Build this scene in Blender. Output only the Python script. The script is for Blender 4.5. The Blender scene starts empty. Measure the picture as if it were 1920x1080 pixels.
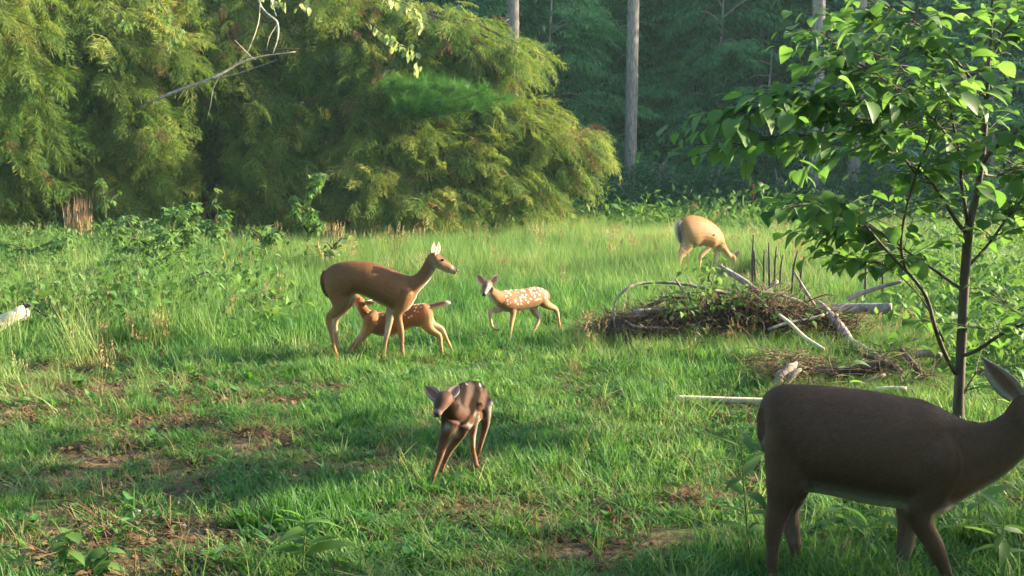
import bpy, bmesh, math, random
import numpy as np
from mathutils import Vector, Matrix, Euler, kdtree
R = math.radians
random.seed(11)
rng = np.random.default_rng(11)
scene = bpy.context.scene

# ------------------------------------------------------------------ camera
CAM_H, FPX, PITCH = 1.93, 2318.0, math.atan((540 - 284) / 2318.0)
cam_d = bpy.data.cameras.new('camera')
cam_d.lens = 36.0 * FPX / 1920.0
cam_d.clip_start, cam_d.clip_end = 0.1, 600
cam = bpy.data.objects.new('camera', cam_d)
scene.collection.objects.link(cam)
cam.location = (0, 0, CAM_H)
cam.rotation_euler = (R(90) - PITCH, 0, 0)
scene.camera = cam

# ------------------------------------------------------------------ sky, sun, exposure
SUN_EL, SUN_AZ = R(21), R(77)          # azimuth clockwise from +Y (view direction): from the right
world = bpy.data.worlds.new('World')
scene.world = world
world.use_nodes = True
wn = world.node_tree.nodes
sky = wn.new('ShaderNodeTexSky')
sky.sky_type = 'NISHITA'
sky.sun_disc = False
sky.sun_elevation = SUN_EL
sky.sun_rotation = SUN_AZ
bgn = wn['Background']
world.node_tree.links.new(sky.outputs[0], bgn.inputs[0])
bgn.inputs[1].default_value = 0.14
sun_d = bpy.data.lights.new('sun', 'SUN')
sun_d.energy = 5.0
sun_d.angle = R(0.53)
sun_d.color = (1.0, 0.86, 0.62)
sun = bpy.data.objects.new('sun', sun_d)
scene.collection.objects.link(sun)
S = Vector((math.sin(SUN_AZ) * math.cos(SUN_EL), math.cos(SUN_AZ) * math.cos(SUN_EL), math.sin(SUN_EL)))
sun.rotation_euler = S.to_track_quat('Z', 'Y').to_euler()
sun.location = S * 60
vs = scene.view_settings
vs.view_transform = 'Standard'
vs.look = 'None'
vs.gamma = 1.0
vs.use_curve_mapping = False
vs.exposure = 2.3
scene.render.engine = 'CYCLES'
cy = scene.cycles
cy.use_denoising = True
cy.use_adaptive_sampling = True
cy.adaptive_threshold = 0.02
cy.max_bounces = 4
cy.diffuse_bounces = 2
cy.glossy_bounces = 2
cy.transmission_bounces = 2
cy.volume_bounces = 0
cy.transparent_max_bounces = 4
cy.caustics_reflective = False
cy.caustics_refractive = False
cy.sample_clamp_indirect = 6.0

# ------------------------------------------------------------------ helpers
def ray(u, v):
    x, y = (u - 960) / FPX, -(v - 540) / FPX
    return Vector((x, math.cos(PITCH) + y * math.sin(PITCH), -math.sin(PITCH) + y * math.cos(PITCH)))
def P(u, v, Y):
    """world point seen in photo direction (u, v) at distance Y ahead"""
    d = ray(u, v)
    return Vector((0, 0, CAM_H)) + d * (Y / d.y)
def G(u, v, z=0.0):
    """ground point"""
    d = ray(u, v)
    return Vector((0, 0, CAM_H)) + d * ((CAM_H - z) / -d.z)
def ppm(Y):
    return FPX / Y
def sm(a, b, x):
    t = np.clip((x - a) / (b - a), 0, 1)
    return t * t * (3 - 2 * t)

C = scene.collection
def link(o, parent=None):
    C.objects.link(o)
    if parent is not None:
        o.parent = parent
    return o
def tag(o, label, cat, group=None):
    o['label'] = label
    o['category'] = cat
    if group:
        o['group'] = group
    return o
def kind(o, k):
    o['kind'] = k
    return o
def empty(name, loc, rz=0.0):
    o = bpy.data.objects.new(name, None)
    o.empty_display_size = 0.1
    o.location = loc
    o.rotation_euler = (0, 0, rz)
    C.objects.link(o)
    return o
class MB:
    """collects verts/faces and links them as one mesh object"""
    def __init__(s):
        s.v, s.f, s.c = [], [], []
    def add(s, v, f, c=None):
        n = len(s.v)
        s.v += [tuple(p) for p in v]
        s.f += [tuple(i + n for i in q) for q in f]
        if c is not None:
            s.c += [tuple(q) for q in c]
        return s
    def mesh(s, name, mat=None, smooth=True):
        me = bpy.data.meshes.new(name)
        me.from_pydata(s.v, [], s.f)
        if s.c:
            a = me.color_attributes.new('col', 'FLOAT_COLOR', 'POINT')
            a.data.foreach_set('color', np.array([(*q, 1.0) for q in s.c], dtype=np.float32).ravel())
        if mat is not None:
            me.materials.append(mat)
        if smooth:
            me.polygons.foreach_set('use_smooth', [True] * len(me.polygons))
        me.update()
        return me
    def build(s, name, mat, parent=None, smooth=True, rel=True):
        if parent is not None and rel:
            inv = Matrix.Translation(parent.location) @ parent.rotation_euler.to_matrix().to_4x4()
            inv = inv.inverted()
            s.v = [tuple(inv @ Vector(p)) for p in s.v]
        return link(bpy.data.objects.new(name, s.mesh(name, mat, smooth)), parent)

def catmull(pts, n=4):
    """smooth a list of equal-length rows"""
    a = np.array([list(map(float, p)) for p in pts])
    if len(a) < 3 or n < 2:
        return a
    e = np.vstack([2 * a[0] - a[1], a, 2 * a[-1] - a[-2]])
    out = []
    for i in range(1, len(e) - 2):
        p0, p1, p2, p3 = e[i - 1], e[i], e[i + 1], e[i + 2]
        for k in range(n):
            t = k / n
            out.append(0.5 * (2 * p1 + (p2 - p0) * t + (2 * p0 - 5 * p1 + 4 * p2 - p3) * t * t + (3 * p1 - p0 - 3 * p2 + p3) * t ** 3))
    out.append(a[-1])
    return np.array(out)

def tube(pts, rad, n=8, sub=3, wob=0.0, cap=True):
    """round tube through world points with radius per point"""
    rows = catmull([(*p, r) for p, r in zip(pts, rad)], sub)
    ctr, rr = rows[:, :3], np.maximum(rows[:, 3], 0.0008)
    v, f = [], []
    up = Vector((0.31, 0.17, 0.93))
    m = len(ctr)
    for i in range(m):
        t = Vector(ctr[min(i + 1, m - 1)] - ctr[max(i - 1, 0)]).normalized()
        if abs(t.dot(up)) > 0.97:
            up = Vector((0.9, 0.3, 0.1))
        a = t.cross(up).normalized()
        b = t.cross(a).normalized()
        up = a.cross(t).normalized() * 1.0
        for k in range(n):
            th = 2 * math.pi * k / n
            w = 1 + wob * (random.random() - 0.5) * 2
            v.append(Vector(ctr[i]) + (a * math.cos(th) + b * math.sin(th)) * rr[i] * w)
    for i in range(m - 1):
        for k in range(n):
            k2 = (k + 1) % n
            f.append((i * n + k, i * n + k2, (i + 1) * n + k2, (i + 1) * n + k))
    if cap:
        f.append(tuple(range(n))[::-1])
        f.append(tuple((m - 1) * n + k for k in range(n)))
    return v, f

# ------------------------------------------------------------------ materials
def new_mat(name):
    m = bpy.data.materials.new(name)
    m.use_nodes = True
    nt = m.node_tree
    nt.nodes.clear()
    return m, nt, nt.nodes, nt.links
def ramp(nt, src, stops):
    r = nt.nodes.new('ShaderNodeValToRGB')
    el = r.color_ramp.elements
    while len(el) < len(stops):
        el.new(0.5)
    for e, (p, c) in zip(el, stops):
        e.position = p
        e.color = (*c, 1)
    nt.links.new(src, r.inputs[0])
    return r.outputs[0]
def noise(nt, scale, detail=3, coord=None, vec_scale=None, rough=0.55):
    n = nt.nodes.new('ShaderNodeTexNoise')
    n.inputs['Scale'].default_value = scale
    n.inputs['Detail'].default_value = detail
    n.inputs['Roughness'].default_value = rough
    if coord is not None:
        if vec_scale:
            mp = nt.nodes.new('ShaderNodeMapping')
            mp.inputs['Scale'].default_value = vec_scale
            nt.links.new(coord, mp.inputs[0])
            coord = mp.outputs[0]
        nt.links.new(coord, n.inputs['Vector'])
    return n.outputs[0]
def leaf_mat(name, stops, transl=0.35, rough=0.5, spec=0.25, patch=0.15, vein=False):
    """leaf or grass: colour varies by piece and by place; light passes through"""
    m, nt, N, L = new_mat(name)
    oi = N.new('ShaderNodeObjectInfo')
    nz = noise(nt, patch, 3, oi.outputs['Location'])
    geo = N.new('ShaderNodeNewGeometry')
    a = N.new('ShaderNodeMath'); a.operation = 'MULTIPLY_ADD'
    L.new(oi.outputs['Random'], a.inputs[0]); a.inputs[1].default_value = 0.42
    b = N.new('ShaderNodeMath'); b.operation = 'MULTIPLY_ADD'
    L.new(geo.outputs['Random Per Island'], b.inputs[0]); b.inputs[1].default_value = 0.42
    nn = N.new('ShaderNodeMath'); nn.operation = 'MULTIPLY_ADD'
    L.new(nz, nn.inputs[0]); nn.inputs[1].default_value = 1.1; nn.inputs[2].default_value = -0.47
    L.new(nn.outputs[0], b.inputs[2])
    L.new(b.outputs[0], a.inputs[2])
    col = ramp(nt, a.outputs[0], stops)
    tr = N.new('ShaderNodeBsdfTranslucent')
    hs = N.new('ShaderNodeHueSaturation')
    hs.inputs['Hue'].default_value = 0.485
    hs.inputs['Saturation'].default_value = 1.12
    hs.inputs['Value'].default_value = 1.25
    L.new(col, hs.inputs['Color'])
    L.new(hs.outputs[0], tr.inputs[0])
    pb = N.new('ShaderNodeBsdfPrincipled')
    L.new(col, pb.inputs['Base Color'])
    pb.inputs['Roughness'].default_value = rough
    pb.inputs['Specular IOR Level'].default_value = spec
    mx = N.new('ShaderNodeMixShader')
    mx.inputs[0].default_value = transl
    L.new(pb.outputs[0], mx.inputs[1]); L.new(tr.outputs[0], mx.inputs[2])
    out = N.new('ShaderNodeOutputMaterial')
    L.new(mx.outputs[0], out.inputs[0])
    return m
def solid_mat(name, stops, scale=8, vec_scale=None, rough=0.85, bump=0.3, bscale=None, bdist=0.01, spec=0.2, detail=5):
    m, nt, N, L = new_mat(name)
    tc = N.new('ShaderNodeTexCoord')
    nz = noise(nt, scale, detail, tc.outputs['Object'], vec_scale, 0.62)
    col = ramp(nt, nz, stops)
    pb = N.new('ShaderNodeBsdfPrincipled')
    L.new(col, pb.inputs['Base Color'])
    pb.inputs['Roughness'].default_value = rough
    pb.inputs['Specular IOR Level'].default_value = spec
    if bump:
        bz = noise(nt, bscale or scale * 2, 4, tc.outputs['Object'], vec_scale, 0.6)
        bp = N.new('ShaderNodeBump')
        bp.inputs['Strength'].default_value = bump
        bp.inputs['Distance'].default_value = bdist
        L.new(bz, bp.inputs['Height'])
        L.new(bp.outputs[0], pb.inputs['Normal'])
    out = N.new('ShaderNodeOutputMaterial')
    L.new(pb.outputs[0], out.inputs[0])
    return m
def fur_mat(name):
    m, nt, N, L = new_mat(name)
    at = N.new('ShaderNodeAttribute'); at.attribute_name = 'col'
    tc = N.new('ShaderNodeTexCoord')
    n1 = noise(nt, 9, 5, tc.outputs['Object'], (0.8, 1, 1))
    n2 = noise(nt, 120, 3, tc.outputs['Object'], (0.6, 1, 0.8))
    ad = N.new('ShaderNodeMath'); ad.operation = 'MULTIPLY_ADD'
    L.new(n2, ad.inputs[0]); ad.inputs[1].default_value = 0.75
    L.new(n1, ad.inputs[2])
    mr = N.new('ShaderNodeMapRange')
    mr.inputs[1].default_value = 0.5; mr.inputs[2].default_value = 1.25
    mr.inputs[3].default_value = 0.68; mr.inputs[4].default_value = 1.3
    L.new(ad.outputs[0], mr.inputs[0])
    vm = N.new('ShaderNodeVectorMath'); vm.operation = 'SCALE'
    L.new(at.outputs['Color'], vm.inputs[0]); L.new(mr.outputs[0], vm.inputs['Scale'])
    pb = N.new('ShaderNodeBsdfPrincipled')
    L.new(vm.outputs[0], pb.inputs['Base Color'])
    pb.inputs['Roughness'].default_value = 0.75
    pb.inputs['Specular IOR Level'].default_value = 0.12
    pb.inputs['Sheen Weight'].default_value = 0.18
    pb.inputs['Sheen Roughness'].default_value = 0.4
    bp = N.new('ShaderNodeBump')
    bp.inputs['Strength'].default_value = 0.5
    bp.inputs['Distance'].default_value = 0.006
    L.new(ad.outputs[0], bp.inputs['Height'])
    L.new(bp.outputs[0], pb.inputs['Normal'])
    out = N.new('ShaderNodeOutputMaterial')
    L.new(pb.outputs[0], out.inputs[0])
    return m

MAT = {}
MAT['grass'] = leaf_mat('grass_blade', [(0.0, (0.022, 0.09, 0.018)), (0.35, (0.062, 0.175, 0.038)), (0.65, (0.13, 0.245, 0.06)), (1.0, (0.29, 0.33, 0.13))], 0.45, 0.55, 0.25, 0.35)
MAT['grass_tall'] = leaf_mat('tall_grass_blade', [(0.0, (0.048, 0.13, 0.03)), (0.4, (0.11, 0.215, 0.055)), (0.7, (0.2, 0.28, 0.085)), (1.0, (0.35, 0.35, 0.15))], 0.42, 0.6, 0.2, 0.25)
MAT['dry'] = leaf_mat('dry_grass', [(0.0, (0.14, 0.10, 0.045)), (0.5, (0.26, 0.20, 0.09)), (1.0, (0.40, 0.33, 0.16))], 0.3, 0.8, 0.1, 0.4)
MAT['rust'] = leaf_mat('rusty_straw', [(0.0, (0.22, 0.12, 0.06)), (0.5, (0.40, 0.28, 0.16)), (1.0, (0.62, 0.52, 0.36))], 0.2, 0.8, 0.1, 0.4)
MAT['litter'] = leaf_mat('dead_leaf', [(0.0, (0.06, 0.037, 0.02)), (0.5, (0.14, 0.085, 0.045)), (1.0, (0.25, 0.17, 0.10))], 0.15, 0.8, 0.1, 0.4)
MAT['weed'] = leaf_mat('weed_leaf', [(0.0, (0.03, 0.10, 0.02)), (0.5, (0.06, 0.17, 0.03)), (1.0, (0.13, 0.25, 0.05))], 0.4, 0.45, 0.35, 0.3)
MAT['cedar'] = leaf_mat('cedar_foliage', [(0.0, (0.04, 0.105, 0.02)), (0.4, (0.115, 0.185, 0.036)), (0.75, (0.23, 0.265, 0.055)), (1.0, (0.38, 0.34, 0.10))], 0.45, 0.65, 0.15, 0.5)
MAT['cedar_brown'] = leaf_mat('cedar_dead_twig', [(0.0, (0.07, 0.035, 0.02)), (0.5, (0.16, 0.08, 0.035)), (1.0, (0.27, 0.16, 0.07))], 0.15, 0.8, 0.1, 0.5)
MAT['pine_needle'] = leaf_mat('pine_needle', [(0.0, (0.03, 0.10, 0.02)), (0.5, (0.06, 0.17, 0.03)), (1.0, (0.12, 0.24, 0.04))], 0.25, 0.5, 0.25, 0.5)
MAT['far_leaf'] = leaf_mat('woodland_leaf', [(0.0, (0.010, 0.05, 0.02)), (0.5, (0.028, 0.095, 0.038)), (1.0, (0.07, 0.17, 0.06))], 0.4, 0.6, 0.2, 0.22)
MAT['under_leaf'] = leaf_mat('understorey_leaf', [(0.0, (0.022, 0.085, 0.03)), (0.5, (0.055, 0.165, 0.06)), (1.0, (0.12, 0.27, 0.09))], 0.45, 0.6, 0.2, 0.4)  # lighter version of woodland_leaf: skylight on the front trees put into the colour
MAT['sap_leaf'] = leaf_mat('sapling_leaf', [(0.0, (0.055, 0.135, 0.032)), (0.5, (0.10, 0.205, 0.048)), (1.0, (0.17, 0.275, 0.08))], 0.58, 0.5, 0.25, 0.6)
MAT['broad_leaf'] = leaf_mat('broad_leaf', [(0.0, (0.04, 0.105, 0.024)), (0.5, (0.085, 0.17, 0.04)), (1.0, (0.17, 0.26, 0.075))], 0.42, 0.6, 0.15, 0.6)
MAT['pale_leaf'] = leaf_mat('pale_leaf', [(0.0, (0.12, 0.2, 0.05)), (0.5, (0.22, 0.28, 0.09)), (1.0, (0.36, 0.38, 0.16))], 0.4, 0.45, 0.35, 0.6)
MAT['bark'] = solid_mat('cedar_bark', [(0.25, (0.05, 0.03, 0.02)), (0.55, (0.13, 0.08, 0.055)), (0.8, (0.24, 0.17, 0.12))], 6, (6, 6, 0.7), 0.9, 0.8, 12, 0.03)
MAT['pine_bark'] = solid_mat('pine_bark', [(0.3, (0.085, 0.07, 0.062)), (0.5, (0.2, 0.17, 0.15)), (0.75, (0.32, 0.285, 0.255))], 4, (5, 5, 1.0), 0.9, 1.0, 7, 0.05)
MAT['sap_bark'] = solid_mat('sapling_bark', [(0.3, (0.035, 0.025, 0.017)), (0.55, (0.075, 0.055, 0.036)), (0.8, (0.15, 0.11, 0.075))], 20, (1, 1, 0.3), 0.75, 0.4, 60, 0.004, 0.3)
MAT['stem'] = solid_mat('green_stem', [(0.3, (0.07, 0.12, 0.03)), (0.7, (0.15, 0.18, 0.06))], 20, None, 0.6, 0.1)
MAT['dead_wood'] = solid_mat('weathered_wood', [(0.25, (0.10, 0.075, 0.055)), (0.5, (0.23, 0.19, 0.15)), (0.75, (0.42, 0.38, 0.31))], 14, (1, 1, 1), 0.85, 0.6, 40, 0.006)
MAT['dark_wood'] = solid_mat('dark_dead_wood', [(0.25, (0.03, 0.022, 0.017)), (0.55, (0.075, 0.055, 0.04)), (0.8, (0.15, 0.12, 0.09))], 14, None, 0.85, 0.5, 40, 0.006)
MAT['pale_wood'] = solid_mat('peeled_wood', [(0.2, (0.36, 0.27, 0.17)), (0.5, (0.58, 0.48, 0.33)), (0.8, (0.72, 0.64, 0.5))], 9, (0.4, 3, 3), 0.7, 0.3, 30, 0.003)
MAT['twig'] = leaf_mat('brush_twig', [(0.0, (0.05, 0.03, 0.02)), (0.5, (0.12, 0.075, 0.05)), (1.0, (0.25, 0.18, 0.12))], 0.0, 0.85, 0.1, 0.5)
MAT['fur'] = fur_mat('deer_fur')
MAT['hair'] = None
def hair_mat():
    m, nt, N, L = new_mat('deer_hair')
    at = N.new('ShaderNodeAttribute'); at.attribute_type = 'INSTANCER'; at.attribute_name = 'col'
    geo = N.new('ShaderNodeNewGeometry'); oi = N.new('ShaderNodeObjectInfo')
    a = N.new('ShaderNodeMath'); a.operation = 'ADD'
    L.new(geo.outputs['Random Per Island'], a.inputs[0]); L.new(oi.outputs['Random'], a.inputs[1])
    mr = N.new('ShaderNodeMapRange'); mr.inputs[2].default_value = 2.0; mr.inputs[3].default_value = 0.6; mr.inputs[4].default_value = 1.5
    L.new(a.outputs[0], mr.inputs[0])
    vm = N.new('ShaderNodeVectorMath'); vm.operation = 'SCALE'
    L.new(at.outputs['Color'], vm.inputs[0]); L.new(mr.outputs[0], vm.inputs['Scale'])
    pb = N.new('ShaderNodeBsdfPrincipled'); pb.inputs['Roughness'].default_value = 0.6; pb.inputs['Specular IOR Level'].default_value = 0.2
    L.new(vm.outputs[0], pb.inputs['Base Color'])
    out = N.new('ShaderNodeOutputMaterial'); L.new(pb.outputs[0], out.inputs[0])
    return m
MAT['hair'] = hair_mat()
MAT['eye'] = solid_mat('dark_eye', [(0.3, (0.008, 0.006, 0.005)), (0.8, (0.015, 0.01, 0.008))], 10, None, 0.12, 0, spec=0.6)
MAT['nose'] = solid_mat('wet_nose', [(0.3, (0.012, 0.011, 0.011)), (0.8, (0.03, 0.028, 0.027))], 60, None, 0.35, 0.3, spec=0.5)
MAT['hoof'] = solid_mat('hoof', [(0.3, (0.02, 0.016, 0.013)), (0.8, (0.05, 0.04, 0.03))], 30, None, 0.5, 0.2)
MAT['marker'] = solid_mat('orange_paint', [(0.3, (0.5, 0.10, 0.03)), (0.8, (0.62, 0.16, 0.05))], 30, None, 0.6, 0.1)
MAT['stone'] = solid_mat('pale_stone', [(0.3, (0.4, 0.37, 0.33)), (0.8, (0.62, 0.58, 0.52))], 20, None, 0.8, 0.4)

# ------------------------------------------------------------------ scatter of prototype pieces over points
def proto_coll(name, meshes):
    c = bpy.data.collections.new(name)
    for i, me in enumerate(meshes):
        c.objects.link(bpy.data.objects.new('%s_%02d' % (name, i), me))
    return c
_groups = {}
def gn_group(coll):
    if coll.name in _groups:
        return _groups[coll.name]
    ng = bpy.data.node_groups.new('scatter_' + coll.name, 'GeometryNodeTree')
    ng.interface.new_socket('Geometry', in_out='INPUT', socket_type='NodeSocketGeometry')
    ng.interface.new_socket('Geometry', in_out='OUTPUT', socket_type='NodeSocketGeometry')
    N, L = ng.nodes, ng.links
    gi, go = N.new('NodeGroupInput'), N.new('NodeGroupOutput')
    ci = N.new('GeometryNodeCollectionInfo')
    ci.inputs['Collection'].default_value = coll
    ci.inputs['Separate Children'].default_value = True
    ci.inputs['Reset Children'].default_value = True
    ip = N.new('GeometryNodeInstanceOnPoints')
    ip.inputs['Pick Instance'].default_value = True
    def attr(nm, t):
        a = N.new('GeometryNodeInputNamedAttribute')
        a.data_type = t
        a.inputs['Name'].default_value = nm
        return a.outputs['Attribute']
    er = N.new('FunctionNodeEulerToRotation')
    L.new(attr('rot', 'FLOAT_VECTOR'), er.inputs[0])
    L.new(gi.outputs[0], ip.inputs['Points'])
    L.new(ci.outputs[0], ip.inputs['Instance'])
    L.new(attr('idx', 'INT'), ip.inputs['Instance Index'])
    L.new(er.outputs[0], ip.inputs['Rotation'])
    L.new(attr('scl', 'FLOAT_VECTOR'), ip.inputs['Scale'])
    L.new(ip.outputs[0], go.inputs[0])
    _groups[coll.name] = ng
    return ng
def scatter(name, coll, pts, rot, scl, idx, parent=None):
    pts = np.asarray(pts, dtype=np.float32).reshape(-1, 3)
    n = len(pts)
    scl = np.asarray(scl, dtype=np.float32)
    if scl.ndim == 1:
        scl = np.repeat(scl[:, None], 3, 1)
    me = bpy.data.meshes.new(name)
    me.vertices.add(n)
    me.vertices.foreach_set('co', pts.ravel())
    for nm, t, arr, key in (('rot', 'FLOAT_VECTOR', np.asarray(rot, dtype=np.float32), 'vector'),
                            ('scl', 'FLOAT_VECTOR', scl, 'vector')):
        a = me.attributes.new(nm, t, 'POINT')
        a.data.foreach_set(key, arr.ravel())
    a = me.attributes.new('idx', 'INT', 'POINT')
    a.data.foreach_set('value', np.asarray(idx, dtype=np.int32))
    o = bpy.data.objects.new(name, me)
    link(o, parent)
    md = o.modifiers.new('scatter', 'NODES')
    md.node_group = gn_group(coll)
    return o
# ------------------------------------------------------------------ prototype pieces (only used as scattered pieces)
def blade(mb, x, y, h, w, ang, lean, curl, seg=3, z0=-0.01):
    dx, dy = math.cos(ang), math.sin(ang)
    px, py = -dy, dx
    v, f = [], []
    for i in range(seg + 1):
        t = i / seg
        off = lean * t + curl * t * t
        z = h * (t - 0.30 * min(1.0, abs(curl) / max(h, 1e-4)) * t * t)
        cx, cy = x + dx * off, y + dy * off
        ww = w * (1 - t) ** 0.6 * (0.75 + 0.5 * t)
        if i < seg:
            v += [(cx - px * ww / 2, cy - py * ww / 2, z + z0), (cx + px * ww / 2, cy + py * ww / 2, z + z0)]
        else:
            v.append((cx, cy, z + z0))
    for i in range(seg - 1):
        f.append((2 * i, 2 * i + 1, 2 * i + 3, 2 * i + 2))
    f.append((2 * seg - 2, 2 * seg - 1, 2 * seg))
    mb.add(v, f)
def grass_clump(n, rad, h, w, curl, mat, name):
    mb = MB()
    for i in range(n):
        a, r = random.uniform(0, 2 * math.pi), rad * math.sqrt(random.random())
        hh = h * random.uniform(0.45, 1.1)
        blade(mb, r * math.cos(a), r * math.sin(a), hh, w * random.uniform(0.6, 1.2), random.uniform(0, 2 * math.pi), hh * random.uniform(0.0, 0.45), hh * curl * random.uniform(0, 1.4))
    return mb.mesh(name, mat)
def seed_clump(n, rad, h, name):
    mb = MB()
    for i in range(n):
        a, r = random.uniform(0, 2 * math.pi), rad * math.sqrt(random.random())
        hh = h * random.uniform(0.7, 1.15)
        an, le = random.uniform(0, 6.28), hh * random.uniform(0, 0.2)
        blade(mb, r * math.cos(a), r * math.sin(a), hh, 0.004, an, le, 0.02, 3)
        for k in range(7):
            t = 0.78 + 0.22 * k / 7
            x, y, z = r * math.cos(a) + math.cos(an) * le * t, r * math.sin(a) + math.sin(an) * le * t, hh * t
            q = random.uniform(0, 6.28)
            d = 0.028 * (1.2 - k / 8)
            mb.add([(x, y, z), (x + d * math.cos(q), y + d * math.sin(q), z + 0.03), (x + d * 0.3 * math.cos(q + 1), y + d * 0.3 * math.sin(q + 1), z + 0.035)], [(0, 1, 2)])
    return mb.mesh(name, MAT['dry'])
def leaf_shape(L, W, fold=0.15, droop=0.25, n=5, heart=0.0, serr=0.0):
    """leaf lying along +X from its base; pointed, folded on the midrib, tip drooping"""
    v, f = [], []
    for i in range(n + 1):
        t = i / n
        w = W * 0.5 * (math.sin(math.pi * min(1, t ** 0.75 if heart == 0 else (0.16 + 0.84 * t) ** (0.75 + heart)))) 
        if i == n:
            w = 0
        if serr and i % 2:
            w *= 1 + serr
        z = -droop * L * t * t
        x = L * (t - 0.1 * droop * t * t)
        v += [(x, w, z + fold * w), (x, 0, z), (x, -w, z + fold * w)]
    for i in range(n):
        a = i * 3
        f += [(a, a + 1, a + 4, a + 3), (a + 1, a + 2, a + 5, a + 4)]
    return v, f
def place(mb, vf, M, col=None):
    v, f = vf
    mb.add([M @ Vector(p) for p in v], f)
def rosette(n, L, W, up, mat, name):
    mb = MB()
    for i in range(n):
        M = Matrix.Translation((0, 0, random.uniform(0.0, up))) @ Euler((random.uniform(-0.3, 0.3), -random.uniform(0.1, 0.8), random.uniform(0, 6.28))).to_matrix().to_4x4()
        s = random.uniform(0.6, 1.15)
        place(mb, leaf_shape(L * s, W * s, 0.2, random.uniform(0.1, 0.4), 4), M)
    return mb.mesh(name, mat)
def litter_patch(n, rad, name):
    mb = MB()
    for i in range(n):
        a, r = random.uniform(0, 6.28), rad * math.sqrt(random.random())
        M = Matrix.Translation((r * math.cos(a), r * math.sin(a), random.uniform(0.003, 0.03))) @ Euler((random.uniform(-0.5, 0.5), random.uniform(-0.5, 0.5), random.uniform(0, 6.28))).to_matrix().to_4x4()
        if random.random() < 0.5:
            place(mb, leaf_shape(random.uniform(0.04, 0.08), random.uniform(0.02, 0.045), 0.4, 0.4, 3), M)
        else:
            l = random.uniform(0.08, 0.22)
            mb.add([M @ Vector(p) for p in ((0, 0, 0), (l, 0.002, 0.01), (l, -0.002, 0.01), (0, -0.003, 0))], [(0, 1, 2, 3)])
    return mb.mesh(name, MAT['litter'])
def cedar_spray(L, name, mat, dens=1.0, droop=0.5):
    """feathery spray of thread-like twigs along +X, drooping"""
    mb = MB()
    def thread(p, d, l, w, dz):
        a = Vector(p)
        d = Vector(d).normalized()
        side = d.cross(Vector((random.uniform(-1, 1), random.uniform(-1, 1), 1))).normalized() * w
        mid = a + d * l * 0.5 + Vector((0, 0, -dz * 0.3))
        tip = a + d * l + Vector((0, 0, -dz))
        mb.add([a - side * 0.6, a + side * 0.6, mid + side, mid - side, tip], [(0, 1, 2, 3), (3, 2, 4)])
        return mid, tip, d
    n = int(15 * dens)
    for i in range(n):
        t = (i + random.random()) / n
        base = Vector((L * t, 0, -droop * L * t * t * 0.55))
        for s in (-1, 1):
            if random.random() < 0.12:
                continue
            l = L * (0.42 - 0.22 * t) * random.uniform(0.7, 1.3)
            d = Vector((0.75, s * random.uniform(0.5, 1.0), random.uniform(-0.35, 0.45)))
            mid, tip, dd = thread(base, d, l, 0.005, l * droop * 0.6)
            for k in range(4):
                q = base.lerp(tip, random.uniform(0.15, 0.95))
                d2 = dd + Vector((random.uniform(-0.7, 0.7), random.uniform(-0.7, 0.7), random.uniform(-0.8, 0.4)))
                thread(q, d2, l * random.uniform(0.3, 0.6), 0.0045, l * droop * 0.35)
    thread((0, 0, 0), (1, 0, -0.1), L, 0.006, droop * L * 0.5)
    return mb.mesh(name, mat)
def leaf_cluster(n, rad, L, W, mat, name, flat=0.5):
    mb = MB()
    for i in range(n):
        p = Vector((random.gauss(0, 1), random.gauss(0, 1), random.gauss(0, flat))) * rad * 0.5
        s = random.uniform(0.6, 1.2)
        M = Matrix.Translation(p) @ Euler((random.uniform(-0.7, 0.7), random.uniform(-0.2, 0.9), random.uniform(0, 6.28))).to_matrix().to_4x4()
        place(mb, leaf_shape(L * s, W * s, 0.15, 0.3, 2), M)
    return mb.mesh(name, mat)
def needle_tuft(n, L, mat, name):
    mb = MB()
    for i in range(n):
        t = random.random()
        b = Vector((0.28 * t, 0, 0))
        d = Vector((random.uniform(0.1, 1.0), random.gauss(0, 0.6), random.gauss(0.15, 0.6))).normalized()
        l = L * random.uniform(0.7, 1.1)
        s = d.cross(Vector((random.random(), random.random(), 1))).normalized() * 0.0028
        tip = b + d * l + Vector((0, 0, -0.12 * l))
        mb.add([b - s, b + s, tip], [(0, 1, 2)])
    return mb.mesh(name, mat)
def twig_bundle(n, rad, name, mat):
    mb = MB()
    for i in range(n):
        p = Vector((random.uniform(-1, 1), random.uniform(-1, 1), random.uniform(-0.4, 0.6))) * rad
        d = Vector((random.gauss(0, 1), random.gauss(0, 1), random.gauss(0, 0.45))).normalized()
        l = random.uniform(0.08, 0.4)
        s = d.cross(Vector((random.random(), random.random(), 1))).normalized() * random.uniform(0.0012, 0.004)
        s2 = d.cross(s).normalized() * s.length
        m = p + d * l * 0.5 + Vector((random.gauss(0, .02), random.gauss(0, .02), random.gauss(0, .02)))
        e = p + d * l
        mb.add([p + s, p - s + s2, p - s - s2, m + s, m - s + s2, m - s - s2, e], [(0, 1, 4, 3), (1, 2, 5, 4), (2, 0, 3, 5), (3, 4, 6), (4, 5, 6), (5, 3, 6)])
    return mb.mesh(name, mat)

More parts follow.
